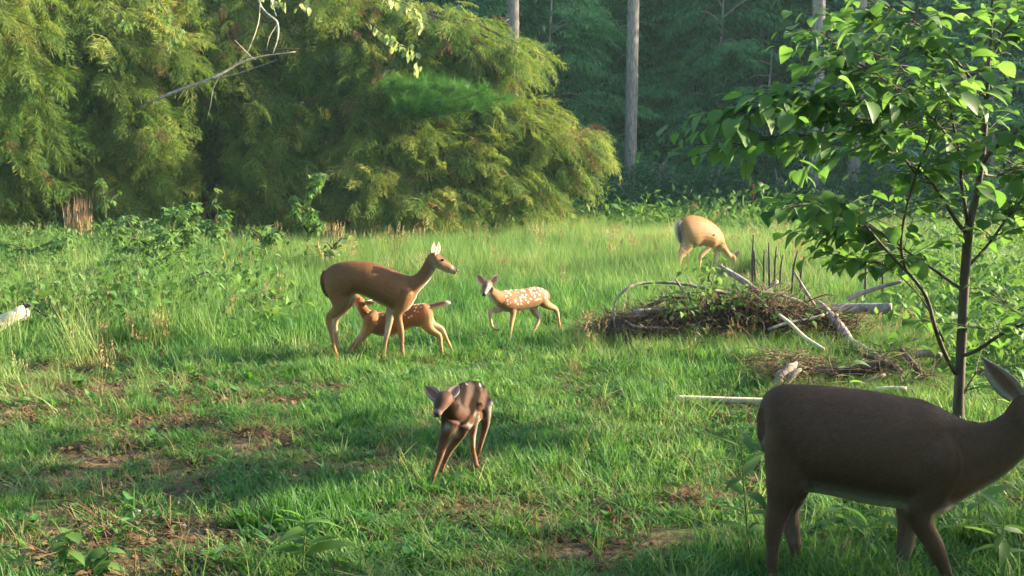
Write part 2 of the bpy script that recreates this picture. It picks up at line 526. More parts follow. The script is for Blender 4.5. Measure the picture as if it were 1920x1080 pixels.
PC = {}
PC['lawn'] = proto_coll('lawn', [grass_clump(40, 0.085, random.uniform(0.08, 0.15), 0.0075, 0.6, MAT['grass'], 'lawn') for _ in range(6)] +
                        [grass_clump(24, 0.07, 0.13, 0.013, 0.9, MAT['grass'], 'lawn_broad') for _ in range(3)])
PC['stray'] = proto_coll('stray', [grass_clump(9, 0.05, 0.26, 0.009, 0.7, MAT['grass_tall'], 'stray') for _ in range(5)])
PC['tall'] = proto_coll('tall', [grass_clump(44, 0.11, random.uniform(0.36, 0.46), 0.0075, 0.28, MAT['grass_tall'], 'tall') for _ in range(6)])
PC['drytuft'] = proto_coll('drytuft', [grass_clump(36, 0.09, 0.11, 0.005, 0.8, MAT['dry'], 'drytuft') for _ in range(3)])
PC['seed'] = proto_coll('seed', [seed_clump(7, 0.12, 0.62, 'seed') for _ in range(4)])
PC['rosette'] = proto_coll('rosette', [rosette(random.randint(6, 12), 0.07, 0.035, 0.05, MAT['weed'], 'rosette') for _ in range(5)])
PC['litter'] = proto_coll('litter', [litter_patch(26, 0.14, 'litter') for _ in range(4)])
PC['cedar'] = proto_coll('cedar', [cedar_spray(random.uniform(0.42, 0.6), 'cedar', MAT['cedar'], 1.0, random.uniform(0.4, 0.9)) for _ in range(6)] +
                         [cedar_spray(0.42, 'cedar_brown', MAT['cedar_brown'], 0.5, 0.6) for _ in range(2)])
PC['woods'] = proto_coll('woods', [leaf_cluster(34, 0.75, 0.15, 0.075, MAT['far_leaf'], 'woods', 0.4) for _ in range(5)])
PC['pine'] = proto_coll('pine', [needle_tuft(90, 0.24, MAT['pine_needle'], 'pine') for _ in range(3)])
PC['farpine'] = proto_coll('farpine', [leaf_cluster(40, 1.3, 0.32, 0.05, MAT['far_leaf'], 'farpine', 0.5) for _ in range(3)])
PC['twigs'] = proto_coll('twigs', [twig_bundle(40, 0.16, 'twigs', MAT['twig']) for _ in range(4)])
PC['bushleaf'] = proto_coll('bushleaf', [leaf_cluster(26, 0.24, 0.09, 0.05, MAT['broad_leaf'], 'bushleaf', 0.6) for _ in range(4)])

def wood_spray(L, mat, name):
    """flat layered bough end: side twigs with hanging leaves along +X"""
    mb = MB()
    n = 13
    for i in range(n):
        t = (i + .5) / n
        b = Vector((L * t, 0, -.22 * L * t * t))
        for sg in (-1, 1):
            if random.random() < .15: continue
            l = (.45 * (1 - t) + .14) * L * random.uniform(.6, 1.1)
            d = Vector((.6, sg, random.uniform(-.25, .05))).normalized()
            for k in range(4):
                q = b + d * l * (k + 1) / 4 + Vector((0, 0, -.12 * l * (k / 4) ** 2))
                s_ = random.uniform(.7, 1.2)
                M = Matrix.Translation(q) @ Euler((random.uniform(-.5, .5), random.uniform(.1, 1.0), math.atan2(d.y, d.x) + random.uniform(-.9, .9))).to_matrix().to_4x4()
                place(mb, leaf_shape(.15 * s_, .07 * s_, .15, .3, 2), M)
    return mb.mesh(name, mat)
PC['woodspray'] = proto_coll('woodspray', [wood_spray(random.uniform(1.2, 1.6), MAT['far_leaf'], 'woodspray') for _ in range(5)])
PC['underspray'] = proto_coll('underspray', [wood_spray(random.uniform(1.1, 1.6), MAT['under_leaf'], 'underspray') for _ in range(5)])
def hair_tuft(n, L, name):
    mb = MB()
    for i in range(n):
        b = Vector((random.uniform(-.5, .5) * L, random.uniform(-.5, .5) * L, 0))
        d = Vector((1, random.gauss(0, .18), random.uniform(.08, .3))).normalized() * L * random.uniform(.7, 1.2)
        w = Vector((0, L * .045, 0))
        mb.add([b - w, b + w, b + d * .6 + w * .7 , b + d * .6 - w * .7, b + d * .98 - Vector((0, 0, .12 * L))], [(0, 1, 2, 3), (3, 2, 4)])
    return mb.mesh(name, MAT['hair'])
PC['hair'] = proto_coll('hair', [hair_tuft(9, 1.0, 'hair') for _ in range(4)])
PC['weedclump'] = proto_coll('weedclump', [leaf_cluster(34, 0.30, 0.10, 0.05, MAT['broad_leaf'], 'weedclump', 0.9) for _ in range(5)])
# ------------------------------------------------------------------ ground
def vnoise(x, y, s, seed=0):
    """smooth value noise on arrays"""
    x, y = np.asarray(x) / s + seed * 17.3, np.asarray(y) / s - seed * 9.1
    xi, yi = np.floor(x), np.floor(y)
    fx, fy = x - xi, y - yi
    fx, fy = fx * fx * (3 - 2 * fx), fy * fy * (3 - 2 * fy)
    def h(a, b):
        q = np.sin(a * 127.1 + b * 311.7 + seed * 74.7) * 43758.5453
        return q - np.floor(q)
    return (h(xi, yi) * (1 - fx) + h(xi + 1, yi) * fx) * (1 - fy) + (h(xi, yi + 1) * (1 - fx) + h(xi + 1, yi + 1) * fx) * fy
def ground_z(x, y):
    return (vnoise(x, y, 1.7, 1) - 0.5) * 0.05 + (vnoise(x, y, 5.0, 2) - 0.5) * 0.06
def gz(p):
    return float(ground_z(p[0], p[1]))
# bare brownish patches: photo pixel centre and size on the ground
PATCH = [(360, 920, 0.55, 0.5), (200, 735, 0.9, 0.75), (60, 770, 0.8, 0.9), (400, 760, 0.6, 0.5), (560, 655, 0.5, 0.7), (850, 880, 0.35, 0.3), (120, 690, .7, .8), (300, 790, .6, .5), (640, 640, .4, .5), (760, 860, .4, .35), (180, 860, .45, .4),
         (960, 960, 0.6, 0.3), (500, 830, 0.4, 0.5), (1330, 930, 0.45, 0.35), (1180, 1020, 0.6, 0.3), (300, 1010, 0.6, 0.3), (700, 870, 0.5, 0.3), (40, 900, .5, .4)]
PW = [(G(u, v), a, b) for u, v, a, b in PATCH]
def bare(x, y):
    m = np.zeros_like(np.asarray(x, dtype=float))
    for c, a, b in PW:
        d = ((x - c.x) / a) ** 2 + ((y - c.y) / b) ** 2
        m = np.maximum(m, np.exp(-d * 0.9))
    n = vnoise(x, y, 0.35, 5)
    left = sm(0.5, -3.5, np.asarray(x)) * sm(13.5, 9, np.asarray(y))
    g = vnoise(x, y, 0.9, 7)
    return np.clip(np.maximum(m * (0.55 + 0.8 * n), sm(0.46, 0.86, g + 0.28 * left) * (0.32 + 0.45 * left)), 0, 1)

def build_ground():
    xs = np.concatenate([np.linspace(-90, -14, 12), np.linspace(-13.7, 13.7, 150), np.linspace(14, 90, 12)])
    ys = np.concatenate([np.linspace(-40, 3, 10), np.linspace(3.3, 32, 180), np.linspace(33, 90, 15)])
    X, Y = np.meshgrid(xs, ys)
    Z = ground_z(X, Y)
    nx, ny = len(xs), len(ys)
    v = np.stack([X.ravel(), Y.ravel(), Z.ravel()], 1)
    i = np.arange(nx * (ny - 1)).reshape(ny - 1, nx)[:, :-1].ravel()
    f = np.stack([i, i + 1, i + nx + 1, i + nx], 1)
    me = bpy.data.meshes.new('ground')
    me.from_pydata(v.tolist(), [], f.tolist())
    a = me.attributes.new('bare', 'FLOAT', 'POINT')
    a.data.foreach_set('value', bare(X, Y).ravel().astype(np.float32))
    me.polygons.foreach_set('use_smooth', [True] * len(me.polygons))
    m, nt, N, L = new_mat('ground_soil')
    tc = N.new('ShaderNodeTexCoord')
    n1 = noise(nt, 9, 6, tc.outputs['Object'])
    soil = ramp(nt, n1, [(0.3, (0.045, 0.03, 0.018)), (0.5, (0.11, 0.07, 0.04)), (0.7, (0.2, 0.13, 0.075))])
    n2 = noise(nt, 22, 5, tc.outputs['Object'])
    turf = ramp(nt, n2, [(0.3, (0.02, 0.045, 0.01)), (0.55, (0.045, 0.09, 0.018)), (0.75, (0.11, 0.11, 0.04))])
    at = N.new('ShaderNodeAttribute'); at.attribute_name = 'bare'
    mx = N.new('ShaderNodeMix'); mx.data_type = 'RGBA'
    L.new(at.outputs['Fac'], mx.inputs[0]); L.new(turf, mx.inputs[6]); L.new(soil, mx.inputs[7])
    pb = N.new('ShaderNodeBsdfPrincipled')
    pb.inputs['Roughness'].default_value = 0.95
    pb.inputs['Specular IOR Level'].default_value = 0.1
    L.new(mx.outputs[2], pb.inputs['Base Color'])
    bp = N.new('ShaderNodeBump'); bp.inputs['Strength'].default_value = 0.8; bp.inputs['Distance'].default_value = 0.03
    L.new(n2, bp.inputs['Height']); L.new(bp.outputs[0], pb.inputs['Normal'])
    out = N.new('ShaderNodeOutputMaterial'); L.new(pb.outputs[0], out.inputs[0])
    me.materials.append(m)
    o = link(bpy.data.objects.new('ground', me))
    kind(o, 'structure')
    tag(o, 'grassy clearing floor with bare brown soil patches', 'ground')
build_ground()

def cand(n_per_m2, y0, y1, spread=0.47, pad=0.6, xmin=None, xmax=None):
    """random points over the view wedge, a little wider than the frame"""
    area = spread * (y1 ** 2 - y0 ** 2) + 2 * pad * (y1 - y0)
    n = int(area * n_per_m2)
    y = np.sqrt(rng.uniform(y0 ** 2, y1 ** 2, n))
    x = rng.uniform(-1, 1, n) * (spread * y + pad)
    return x, y
CLEAR = [(G(45, 645), .75), (G(0, 665), .8), (G(85, 640), .7), (G(1362, 540), .7), (G(1375, 528), .75), (G(1388, 518), .7)]
def put(name, coll, x, y, smin, smax, nvar, label, cat, hs=None, i0=0, tilt=0.15, zoff=0.0):
    x, y = np.asarray(x), np.asarray(y)
    n = len(x)
    if coll in ('tall', 'weedclump', 'seed', 'stray'):      # thin, trampled spots
        low = np.zeros(n)
        for c, r in CLEAR:
            low = np.maximum(low, 1 - sm(r * .7, r * 1.2, np.hypot(x - c.x, y - c.y)))
        k = rng.random(n) > low * .93
        x, y, n = x[k], y[k], int(k.sum())
        if hs is not None and np.ndim(hs):
            hs = np.asarray(hs)[k]
    rot = np.stack([rng.normal(0, tilt, n), rng.normal(0, tilt, n), rng.uniform(0, 6.283, n)], 1)
    s = rng.uniform(smin, smax, n)
    sc = np.stack([s, s, s * (hs if hs is not None else 1.0)], 1)
    o = scatter(name, PC[coll], np.stack([x, y, ground_z(x, y) + zoff], 1), rot, sc, rng.integers(i0, i0 + nvar, n))
    kind(o, 'stuff')
    return tag(o, label, cat)

def lenleft(x, y):      # how weedy and long the grass is towards the left bank
    return sm(-1.2, -3.4, x + 0.12 * (y - 9)) * sm(8.2, 10.5, y)
# short grass of the near and middle clearing
x, y = cand(150, 4.6, 11)
k = rng.random(len(x)) > bare(x, y) * 0.93
x, y = x[k], y[k]
hh = 0.35 + 1.0 * vnoise(x, y, 0.55, 3) ** 1.3 + 0.35 * vnoise(x, y, 0.2, 13) + 0.35 * lenleft(x, y)
hh *= 1 - 0.55 * bare(x, y)
put('short_grass', 'lawn', x, y, 0.75, 1.3, 9, 'short fresh green grass covering the near part of the clearing', 'grass', hh)
x, y = cand(75, 11, 17)
k = rng.random(len(x)) > bare(x, y) * 0.9
x, y = x[k], y[k]
hh = 0.9 + 0.9 * vnoise(x, y, 1.1, 3) + 0.7 * lenleft(x, y) + 0.6 * sm(12, 17, y)
put('short_grass', 'lawn', x, y, 0.95, 1.45, 9, 'ankle-high green grass around the standing deer', 'grass', hh)
# tall grass at the back and along the left bank
x, y = cand(30, 12.5, 31, 0.46)
hgt = np.maximum(sm(13.5, 19, y + 1.4 * (vnoise(x, y, 2.2, 4) - 0.5)), lenleft(x, y) * 0.8)
k = rng.random(len(x)) < hgt
x, y, hgt = x[k], y[k], hgt[k]
put('tall_grass', 'tall', x, y, 0.85, 1.25, 6, 'knee-high bright green grass at the back of the clearing', 'grass', (0.45 + 0.55 * hgt) * (0.75 + 0.5 * vnoise(x, y, 1.5, 8)) * (1 - 0.3 * lenleft(x, y)))
x, y = cand(9, 8.5, 14, 0.46)
w = lenleft(x, y)
k = rng.random(len(x)) < w * 0.8
put('tall_grass', 'tall', x[k], y[k], 0.5, 0.9, 6, 'uneven long grass on the weedy left bank', 'grass', 0.75)
# dry stuff
x, y = cand(30, 4.6, 13)
b = bare(x, y)
k = rng.random(len(x)) < 0.06 + 0.8 * b
put('dry_grass', 'drytuft', x[k], y[k], 0.6, 1.2, 3, 'dry straw-coloured grass in the worn brown patches', 'dry grass', 0.55)
x, y = cand(34, 4.6, 13)
b = bare(x, y)
k = rng.random(len(x)) < 0.05 + 0.9 * b
put('leaf_litter', 'litter', x[k], y[k], 0.8, 1.3, 4, 'brown leaf litter lying in the worn patches', 'leaf litter', tilt=0.05)
x, y = cand(3.2, 14, 31, 0.46)
k = rng.random(len(x)) < sm(14, 21, y) * (0.10 + 0.35 * (vnoise(x, y, 2.5, 6) > 0.5))
put('seed_grass', 'seed', x[k], y[k], 0.7, 1.15, 4, 'tan seed stalks standing above the tall grass', 'grass', 0.95)
x, y = cand(2.0, 9, 16, 0.46)
k = rng.random(len(x)) < lenleft(x, y)
put('seed_grass', 'seed', x[k], y[k], 0.5, 0.9, 4, 'thin tan stalks on the weedy left bank', 'grass', 0.9)
# low weeds
x, y = cand(16, 4.6, 15)
k = rng.random(len(x)) < 0.24 + 0.65 * lenleft(x, y) + 0.35 * (vnoise(x, y, 0.9, 9) > 0.66)
put('ground_weeds', 'rosette', x[k], y[k], 0.6, 1.3, 5, 'small broad-leaved weeds growing through the grass', 'weeds', 1.3)

x, y = cand(14, 4.6, 15)
k = rng.random(len(x)) < 0.12 + 0.75 * sm(.5, .75, vnoise(x, y, 0.7, 21))
put('stray_grass', 'stray', x[k], y[k], 0.6, 1.15, 5, 'longer grass blades standing out of the short grass', 'grass', tilt=.3)
x, y = cand(5, 4.6, 14)
k = rng.random(len(x)) < 0.5
put('dry_grass', 'drytuft', x[k], y[k], 0.7, 1.4, 3, 'single dry tufts scattered through the green grass', 'dry grass', 1.2)

# weedy left bank: leafy growth among long grass
def bank(x, y):
    return sm(-0.16, -0.30, x / y + .05 * (vnoise(x, y, 1.6, 31) - .5)) * sm(10.5, 13.5, y) * (1 - sm(24.5, 26, y))
x, y = cand(26, 10, 26, 0.46)
k = rng.random(len(x)) < bank(x, y) * (.15 + .85 * (vnoise(x, y, 1.3, 33) > .42))
put('bank_weeds', 'weedclump', x[k], y[k], 0.7, 1.6, 5, 'dense leafy weeds and vines on the left bank', 'weeds', zoff=.26)
x, y = cand(30, 10, 26, 0.46)
k = rng.random(len(x)) < bank(x, y) * .7
put('tall_grass', 'tall', x[k], y[k], 0.9, 1.5, 6, 'long grass tangled with the weeds on the left bank', 'grass', 1.15)
# leafy growth along the wood edge and in the right-hand grass
x, y = cand(5, 26, 33, 0.46)
k = rng.random(len(x)) < .55 * sm(26, 29, y)
put('edge_weeds', 'weedclump', x[k], y[k], 1.2, 2.6, 5, 'knee-high leafy growth where the grass meets the wood', 'weeds', zoff=.4)
x, y = cand(10, 10.5, 26, 0.46)
k = rng.random(len(x)) < sm(.30, .37, x / y) * .8
put('side_weeds', 'weedclump', x[k], y[k], 0.8, 1.7, 5, 'bright leafy weeds in the grass beyond the sapling', 'weeds', zoff=.25)
# ------------------------------------------------------------------ trees
def rot_towards(d, roll=None):
    """euler that turns +X to direction d"""
    q = Vector(d).to_track_quat('X', 'Z').to_matrix()
    if roll is not None:
        q = q @ Matrix.Rotation(roll, 3, 'X')
    return tuple(q.to_euler())
def trunk_part(root, pts, rad, mat, n=12, limbs=(), name='trunk'):
    mb = MB()
    mb.add(*tube(pts, rad, n, 4, 0.05))
    for lp, lr in limbs:
        mb.add(*tube(lp, lr, 6, 3))
    return mb.build(name, mat, root)
def cedar(name, label, base, top_h, boughs, trunk_r=0.13, lean=(0, 0), brown=0.06, spray=(0.8, 1.25), dens=15, mat='bark', group=None, dead=()):
    """boughs: (height on trunk, tip point) in the world"""
    root = empty(name, base)
    tag(root, label, 'tree', group)
    pts = [base + Vector((lean[0] * t, lean[1] * t, top_h * t - 0.05)) for t in (0, .25, .5, .75, 1)]
    limbs, P_, R_, S_, I_ = [], [], [], [], []
    for h, tip in boughs:
        a = base + Vector((lean[0] * h / top_h, lean[1] * h / top_h, h))
        d = tip - a
        L = d.length
        mid = a + d * 0.5 + Vector((0, 0, 0.10 * L))
        limbs.append(([a, mid, tip], [0.012 * L + 0.012, 0.008 * L + .006, 0.004]))
        rows = catmull([tuple(a), tuple(mid), tuple(tip)], 8)
        n = int(dens * L)
        side = d.cross(Vector((0, 0, 1))).normalized()
        for k in range(n):
            t = random.random() ** 0.6
            q = Vector(rows[min(16, int(t * 16))])
            sp = min(L * 0.26, .62) * (1.15 - 0.75 * t)
            o = side * random.gauss(0, 1) * sp + Vector((0, 0, random.gauss(-0.10, 0.5) * sp))
            q = q + o
            dr = d.normalized() * random.uniform(0.3, 1.1) + o * 0.9 + Vector((random.gauss(0, .35), random.gauss(0, .35), random.uniform(-.55, .15)))
            P_.append(q - root.location)
            R_.append(rot_towards(dr, random.uniform(-0.7, 0.7)))
            S_.append(random.uniform(*spray))
            I_.append(random.randint(6, 7) if random.random() < brown else random.randint(0, 5))
    for dp, dr in dead:
        limbs.append((dp, dr))
    trunk_part(root, pts, [trunk_r * 1.25, trunk_r, trunk_r * .75, trunk_r * .5, trunk_r * .15], MAT[mat], 12, limbs)
    kind(scatter('crown', PC['cedar'], P_, R_, S_, I_, root), 'stuff')
    return root
def rand_boughs(base, h0, h1, n, reach, droop=0.25, facing=None, lean=(0, 0), top_h=8.0):
    out = []
    for i in range(n):
        h = h0 + (h1 - h0) * (i + random.random()) / n
        a = random.uniform(0, 2 * math.pi)
        if facing is not None and random.random() < 0.6:
            a = facing + random.gauss(0, 0.8)
        r = reach * random.uniform(0.65, 1.1) * (1 - 0.55 * max(0, (h - h0) / (h1 - h0 + 2.5)))
        c = base + Vector((lean[0] * h / top_h, lean[1] * h / top_h, 0))
        out.append((h, Vector((c.x + r * math.cos(a), c.y + r * math.sin(a), max(0.35, h - droop * r + random.uniform(-.2, .5))))))
    return out
def tips(base, rows):
    """boughs traced in the photo: trunk height, tip u, v, distance"""
    out = []
    for h, u, v, D in rows:
        out += [(h, P(u, v, D)), (h - .1, P(u - random.uniform(10, 60), v + random.uniform(-18, 26), D + random.uniform(-.7, .7)))]
    return out

# big cedar whose boughs reach far to the right
b = P(640, 284, 28.0); b.z = 0
bo = tips(b, [(5.0, 1035, 112, 27.0), (5.0, 980, 125, 26.2), (4.6, 930, 150, 26.5), (4.9, 880, 95, 27.5), (5.4, 800, 75, 27.5), (5.6, 760, 40, 27), (4.4, 1000, 135, 28),
              (2.6, 1160, 290, 26.5), (2.7, 1135, 262, 27.2), (2.5, 1090, 265, 26), (2.6, 1060, 230, 27), (2.2, 1120, 330, 26.2), (1.8, 1080, 365, 26.0), (1.5, 1020, 385, 25.6), (2.0, 990, 330, 25.4), (2.2, 930, 290, 25.6),
              (3.2, 850, 235, 26), (3.0, 820, 270, 25.4), (1.6, 930, 385, 25.2), (1.4, 850, 395, 25), (1.3, 770, 400, 25), (1.6, 700, 385, 25.2), (2.0, 760, 330, 25),
              (4.0, 760, 150, 26), (3.6, 700, 200, 25.6), (2.8, 690, 280, 25.2), (4.6, 690, 110, 26), (5.4, 700, 40, 26.6), (5.8, 640, 20, 26.2)])
bo += rand_boughs(b, 0.9, 7.5, 34, 2.5, facing=-2.0)
cedar('cedar_tree', 'broad sunlit cedar whose feathery boughs reach towards the grey pine trunk', b, 8.4, bo, 0.15, brown=0.12, dens=17)
# cedar with a bare lower trunk and a dark hollow beside it
b = P(392, 284, 27.5); b.z = 0
bo = tips(b, [(3.9, 300, 140, 25.6), (3.6, 330, 190, 25.4), (3.4, 260, 210, 25.6), (4.6, 470, 150, 25.8), (4.2, 520, 190, 25.6), (3.2, 560, 250, 25.4), (2.4, 540, 300, 25.6), (2.0, 600, 340, 25.2), (1.3, 560, 390, 25.2),
              (5.2, 450, 60, 26), (5.4, 540, 70, 26), (5.2, 330, 60, 26), (1.8, 480, 330, 26), (2.6, 470, 270, 26)])
bo += rand_boughs(b, 3.9, 8.5, 26, 2.6, facing=-1.5)
dead = []
for pts_, r0 in (([(395, 150, 26.8), (440, 118, 26.2), (500, 95, 25.8), (560, 92, 25.6)], .035), ([(392, 90, 27.0), (440, 70, 26.4), (500, 40, 26), (540, 20, 25.8)], .03), ([(392, 40, 27), (460, 60, 26.3), (530, 80, 26)], .025),
                 ([(400, 190, 27), (410, 220, 26.6), (405, 250, 26.3)], .02), ([(385, 170, 27), (420, 195, 26.4), (428, 230, 26.2)], .018)):
    dead.append(([P(*q) for q in pts_], [r0, r0 * .8, r0 * .55, r0 * .3][:len(pts_)]))
cedar('cedar_tree', 'shaded cedar with a bare dead-twigged trunk above a dark hollow', b, 9.0, bo, 0.17, brown=0.16, dens=15, dead=dead)
# cedar at the left
b = P(130, 284, 26.0); b.z = 0
bo = tips(b, [(3.4, 330, 235, 24.2), (3.0, 300, 280, 24), (2.6, 330, 330, 24), (2.2, 290, 370, 24), (1.8, 240, 390, 23.8), (4.0, 300, 180, 24.4), (4.4, 370, 120, 24.6), (4.6, 250, 110, 24.4), (3.0, 200, 250, 24), (2.0, 180, 330, 24), (2.4, 110, 300, 24),
              (3.2, 90, 220, 24), (4.2, 150, 140, 24), (5.0, 230, 40, 24.6), (5.2, 330, 50, 24.8), (4.8, 80, 60, 24.4), (1.8, 60, 350, 24.2)])
bo += rand_boughs(b, 1.2, 8.0, 30, 2.5, facing=-1.4)
cedar('cedar_tree', 'drooping shaded cedar with two dark trunks behind the rusty straw tuft', b, 8.6, bo, 0.16, brown=0.05, dens=16)
# cedar cut by the left edge, trunk showing
b = P(-60, 284, 24.0); b.z = 0
bo = tips(b, [(3.2, 60, 200, 22.6), (2.6, 90, 260, 22.8), (2.0, 60, 310, 22.6), (1.7, 90, 340, 22.8), (3.8, 100, 130, 22.8), (4.4, 80, 60, 23), (4.6, 20, 30, 22.6), (1.5, 20, 360, 22.6)])
bo += rand_boughs(b, 1.2, 8.0, 24, 2.2, facing=-0.6)
cedar('cedar_tree', 'cedar with long hanging sprays standing behind the fallen white log', b, 8.2, bo, 0.15, brown=0.05, dens=16)
# more cedars behind, filling the left wood edge
for i, (u, D, h, lab) in enumerate(((250, 31, 9.5, 'tall'), (520, 32.5, 10.0, 'tall'), (20, 30, 9.5, 'tall'), (-220, 27, 9, 'tall'))):
    b = P(u, 284, D); b.z = 0
    cedar('cedar_tree', 'dense dark cedar standing behind the front row of cedars', b, h, rand_boughs(b, 0.6, h - .8, 46, 2.9, facing=-1.4), 0.16, brown=0.04, spray=(1.1, 1.7), dens=11, group='cedars in the second row')
# young pine bough with long soft needles in front of the big cedar
b = P(735, 284, 26.6); b.z = 0
root = empty('pine_tree', b)
tag(root, 'young pine with one soft bright green long-needled bough among the cedars', 'tree')
limbs, P_, R_, S_, I_ = [], [], [], [], []
for (h, u, v, D) in ((2.9, 935, 195, 24.4), (3.0, 900, 175, 24.2), (3.0, 860, 165, 24.3), (3.1, 800, 160, 24.2), (2.9, 880, 205, 24.4), (2.9, 820, 195, 24.1), (3.2, 750, 160, 24.4), (2.9, 770, 195, 24.2)):
    a = b + Vector((0, 0, h - 0.25)); tip = P(u, v, D); d = tip - a; L = d.length
    mid = a + d * .5 + Vector((0, 0, -.05))
    limbs.append(([a, mid, tip], [.03, .018, .006]))
    for k in range(int(16 * L)):
        t = 0.30 + 0.70 * random.random()
        P_.append(a.lerp(tip, t) + Vector((random.gauss(0, .12), random.gauss(0, .14), random.gauss(.02, .055))) - b)
        R_.append(rot_towards(d.normalized() + Vector((random.gauss(0, .35), random.gauss(0, .35), random.uniform(0.1, .6))), random.uniform(0, 6)))
        S_.append(random.uniform(.75, 1.1)); I_.append(random.randint(0, 2))
trunk_part(root, [b + Vector((0, 0, z)) for z in (-.05, 1.2, 2.4, 3.3, 4.0)], [.07, .06, .05, .035, .01], MAT['pine_bark'], 8, limbs)
kind(scatter('crown', PC['pine'], P_, R_, S_, I_, root), 'stuff')

# tall pines: grey trunks, crowns high above
def tall_pine(b, r, h, label, group=None, lean=0.0, low=()):
    root = empty('pine_tree', b)
    tag(root, label, 'tree', group)
    limbs, P_, S_ = [], [], []
    for i in range(26):
        z = h * random.uniform(0.58, 1.0); a = random.uniform(0, 6.28); L = random.uniform(1.2, 3.6) * (1.25 - z / h * .6)
        p0 = b + Vector((lean * z / h, 0, z)); p1 = p0 + Vector((L * math.cos(a), L * math.sin(a), random.uniform(-.2, .6)))
        limbs.append(([p0, p0.lerp(p1, .5) + Vector((0, 0, .1)), p1], [.06, .04, .015]))
        for k in range(9):
            P_.append(p0.lerp(p1, random.uniform(.3, 1.05)) + Vector((random.gauss(0, .4), random.gauss(0, .4), random.gauss(0, .3))) - b); S_.append(random.uniform(.7, 1.3))
    for (z, a, L) in low:
        p0 = b + Vector((0, 0, z)); p1 = p0 + Vector((L * math.cos(a), L * math.sin(a), -.1))
        limbs.append(([p0, p0.lerp(p1, .5) + Vector((0, 0, .06)), p1], [.02, .014, .006]))
    trunk_part(root, [b + Vector((lean * t + .03 * math.sin(5 * t), 0, h * t - .1)) for t in (0, .03, .2, .4, .6, .8, 1)], [r * 1.25, r * 1.06, r, r * .92, r * .8, r * .55, r * .1], MAT['pine_bark'], 20, limbs)
    n = len(P_)
    kind(scatter('crown', PC['farpine'], P_, rng.uniform(-3, 3, (n, 3)), S_, rng.integers(0, 3, n), root), 'stuff')
for u, D, r, lean, lab in ((960, 33, .16, 0, 'grey pine trunk rising behind the sunlit cedar boughs'), (1180, 34.5, .165, .12, 'tall pine with grey trunk bare from the grass up, right of the cedars'),
                           (1530, 33.0, .175, -.15, 'stouter of two close grey pine trunks behind the leafy sapling'), (1600, 34.5, .165, .2, 'slimmer pine trunk next to the stouter one, behind the leafy sapling')):
    b = P(u, 284, D); b.z = 0
    tall_pine(b, r, 17 + random.random() * 2, lab, None, lean, [(2.5 + random.random() * 3, random.uniform(0, 6.28), .5) for _ in range(4)])

# broadleaved woodland behind: each tree with its trunk and crown
def wood_tree(b, h, reach, n, label, group, cl=330, tr=0.10, name='woodland_tree', sc=(.7, 1.25), zlow=.4, spr=0, pal='woodspray'):
    root = empty(name, b)
    tag(root, label, 'tree', group)
    limbs, P_, S_, R_ = [], [], [], []
    for i in range(n):
        z = zlow + (h - zlow) * (i + random.random()) / n; a = random.uniform(0, 6.28); L = reach * random.uniform(.5, 1.1) * (1.05 - .5 * z / h)
        p0 = b + Vector((0, 0, z * .9)); p1 = p0 + Vector((L * math.cos(a), L * math.sin(a), random.uniform(-.3, .7)))
        limbs.append(([p0, p0.lerp(p1, .5) + Vector((0, 0, .15)), p1], [.03, .02, .006]))
        if spr:
            for k in range(spr):
                t = .25 + .75 * (k + random.random()) / spr
                dr = Vector((math.cos(a + random.gauss(0, .5)), math.sin(a + random.gauss(0, .5)), random.uniform(-.35, .1)))
                P_.append(p0.lerp(p1, t) + Vector((random.gauss(0, .12), random.gauss(0, .12), random.gauss(0, .1))) - b); S_.append(random.uniform(*sc)); R_.append(rot_towards(dr, random.gauss(0, .25)))
            continue
        for k in range(max(1, cl // n)):
            t = random.random() ** .6
            P_.append(p0.lerp(p1, t) + Vector((random.gauss(0, .3), random.gauss(0, .3), random.gauss(-.1, .18))) - b); S_.append(random.uniform(*sc))
    trunk_part(root, [b + Vector((.06 * math.sin(7 * t + b.x), 0, h * t - .1)) for t in (0, .3, .6, 1)], [tr * 1.2, tr, tr * .7, .02], MAT['pine_bark'], 8, limbs)
    m = len(P_)
    if spr:
        kind(scatter('crown', PC[pal], P_, R_, S_, rng.integers(0, 5, m), root), 'stuff')
        return root
    e = np.stack([rng.normal(0, .25, m), rng.normal(.15, .25, m), rng.uniform(0, 6.28, m)], 1)
    kind(scatter('crown', PC['woods'], P_, e, S_, rng.integers(0, 5, m), root), 'stuff')
    return root
def copy_tree(src, loc, rz, label=None):
    r = src.copy(); C.objects.link(r); r.location = loc; r.rotation_euler = (0, 0, rz)
    if label: r['label'] = label
    for ch in [o for o in C.objects if o.parent == src]:
        c = ch.copy(); C.objects.link(c); c.parent = r
    return r
# understorey tree with hanging leaf layers by the bare pine
b = P(1085, 284, 39.0); b.z = 0
wood_tree(b, 8.0, 2.6, 30, 'blue-green understorey tree with layered hanging leaves beside the bare pine trunk', None, 420, spr=6, pal='underspray', sc=(.9, 1.4))
b = P(1255, 284, 39.5); b.z = 0
wood_tree(b, 5.0, 2.0, 22, 'low spreading tree with layered leaves just right of the bare pine trunk', None, 260, spr=5, pal='underspray', sc=(.9, 1.3))
under = []
for i, (u, D, h, lab) in enumerate(((1030, 36, 6.5, 0), (1120, 37, 3.6, 0), (1350, 37.5, 7.0, 0), (1440, 36.5, 5.0, 0), (1660, 36, 6.0, 0), (1740, 37, 7.5, 0), (1860, 35, 7.0, 0), (880, 37, 8.5, 0), (1290, 41, 8.5, 0), (1560, 39, 8.0, 0))):
    b = P(u, 284, D); b.z = 0
    wood_tree(b, h, 2.1, int(h * 3.2), 'light green understorey tree with layered boughs at the front of the shaded wood', 'understorey trees at the wood edge', 0, .06, sc=(.8, 1.25), spr=5, pal='underspray', zlow=.6)
protos = []
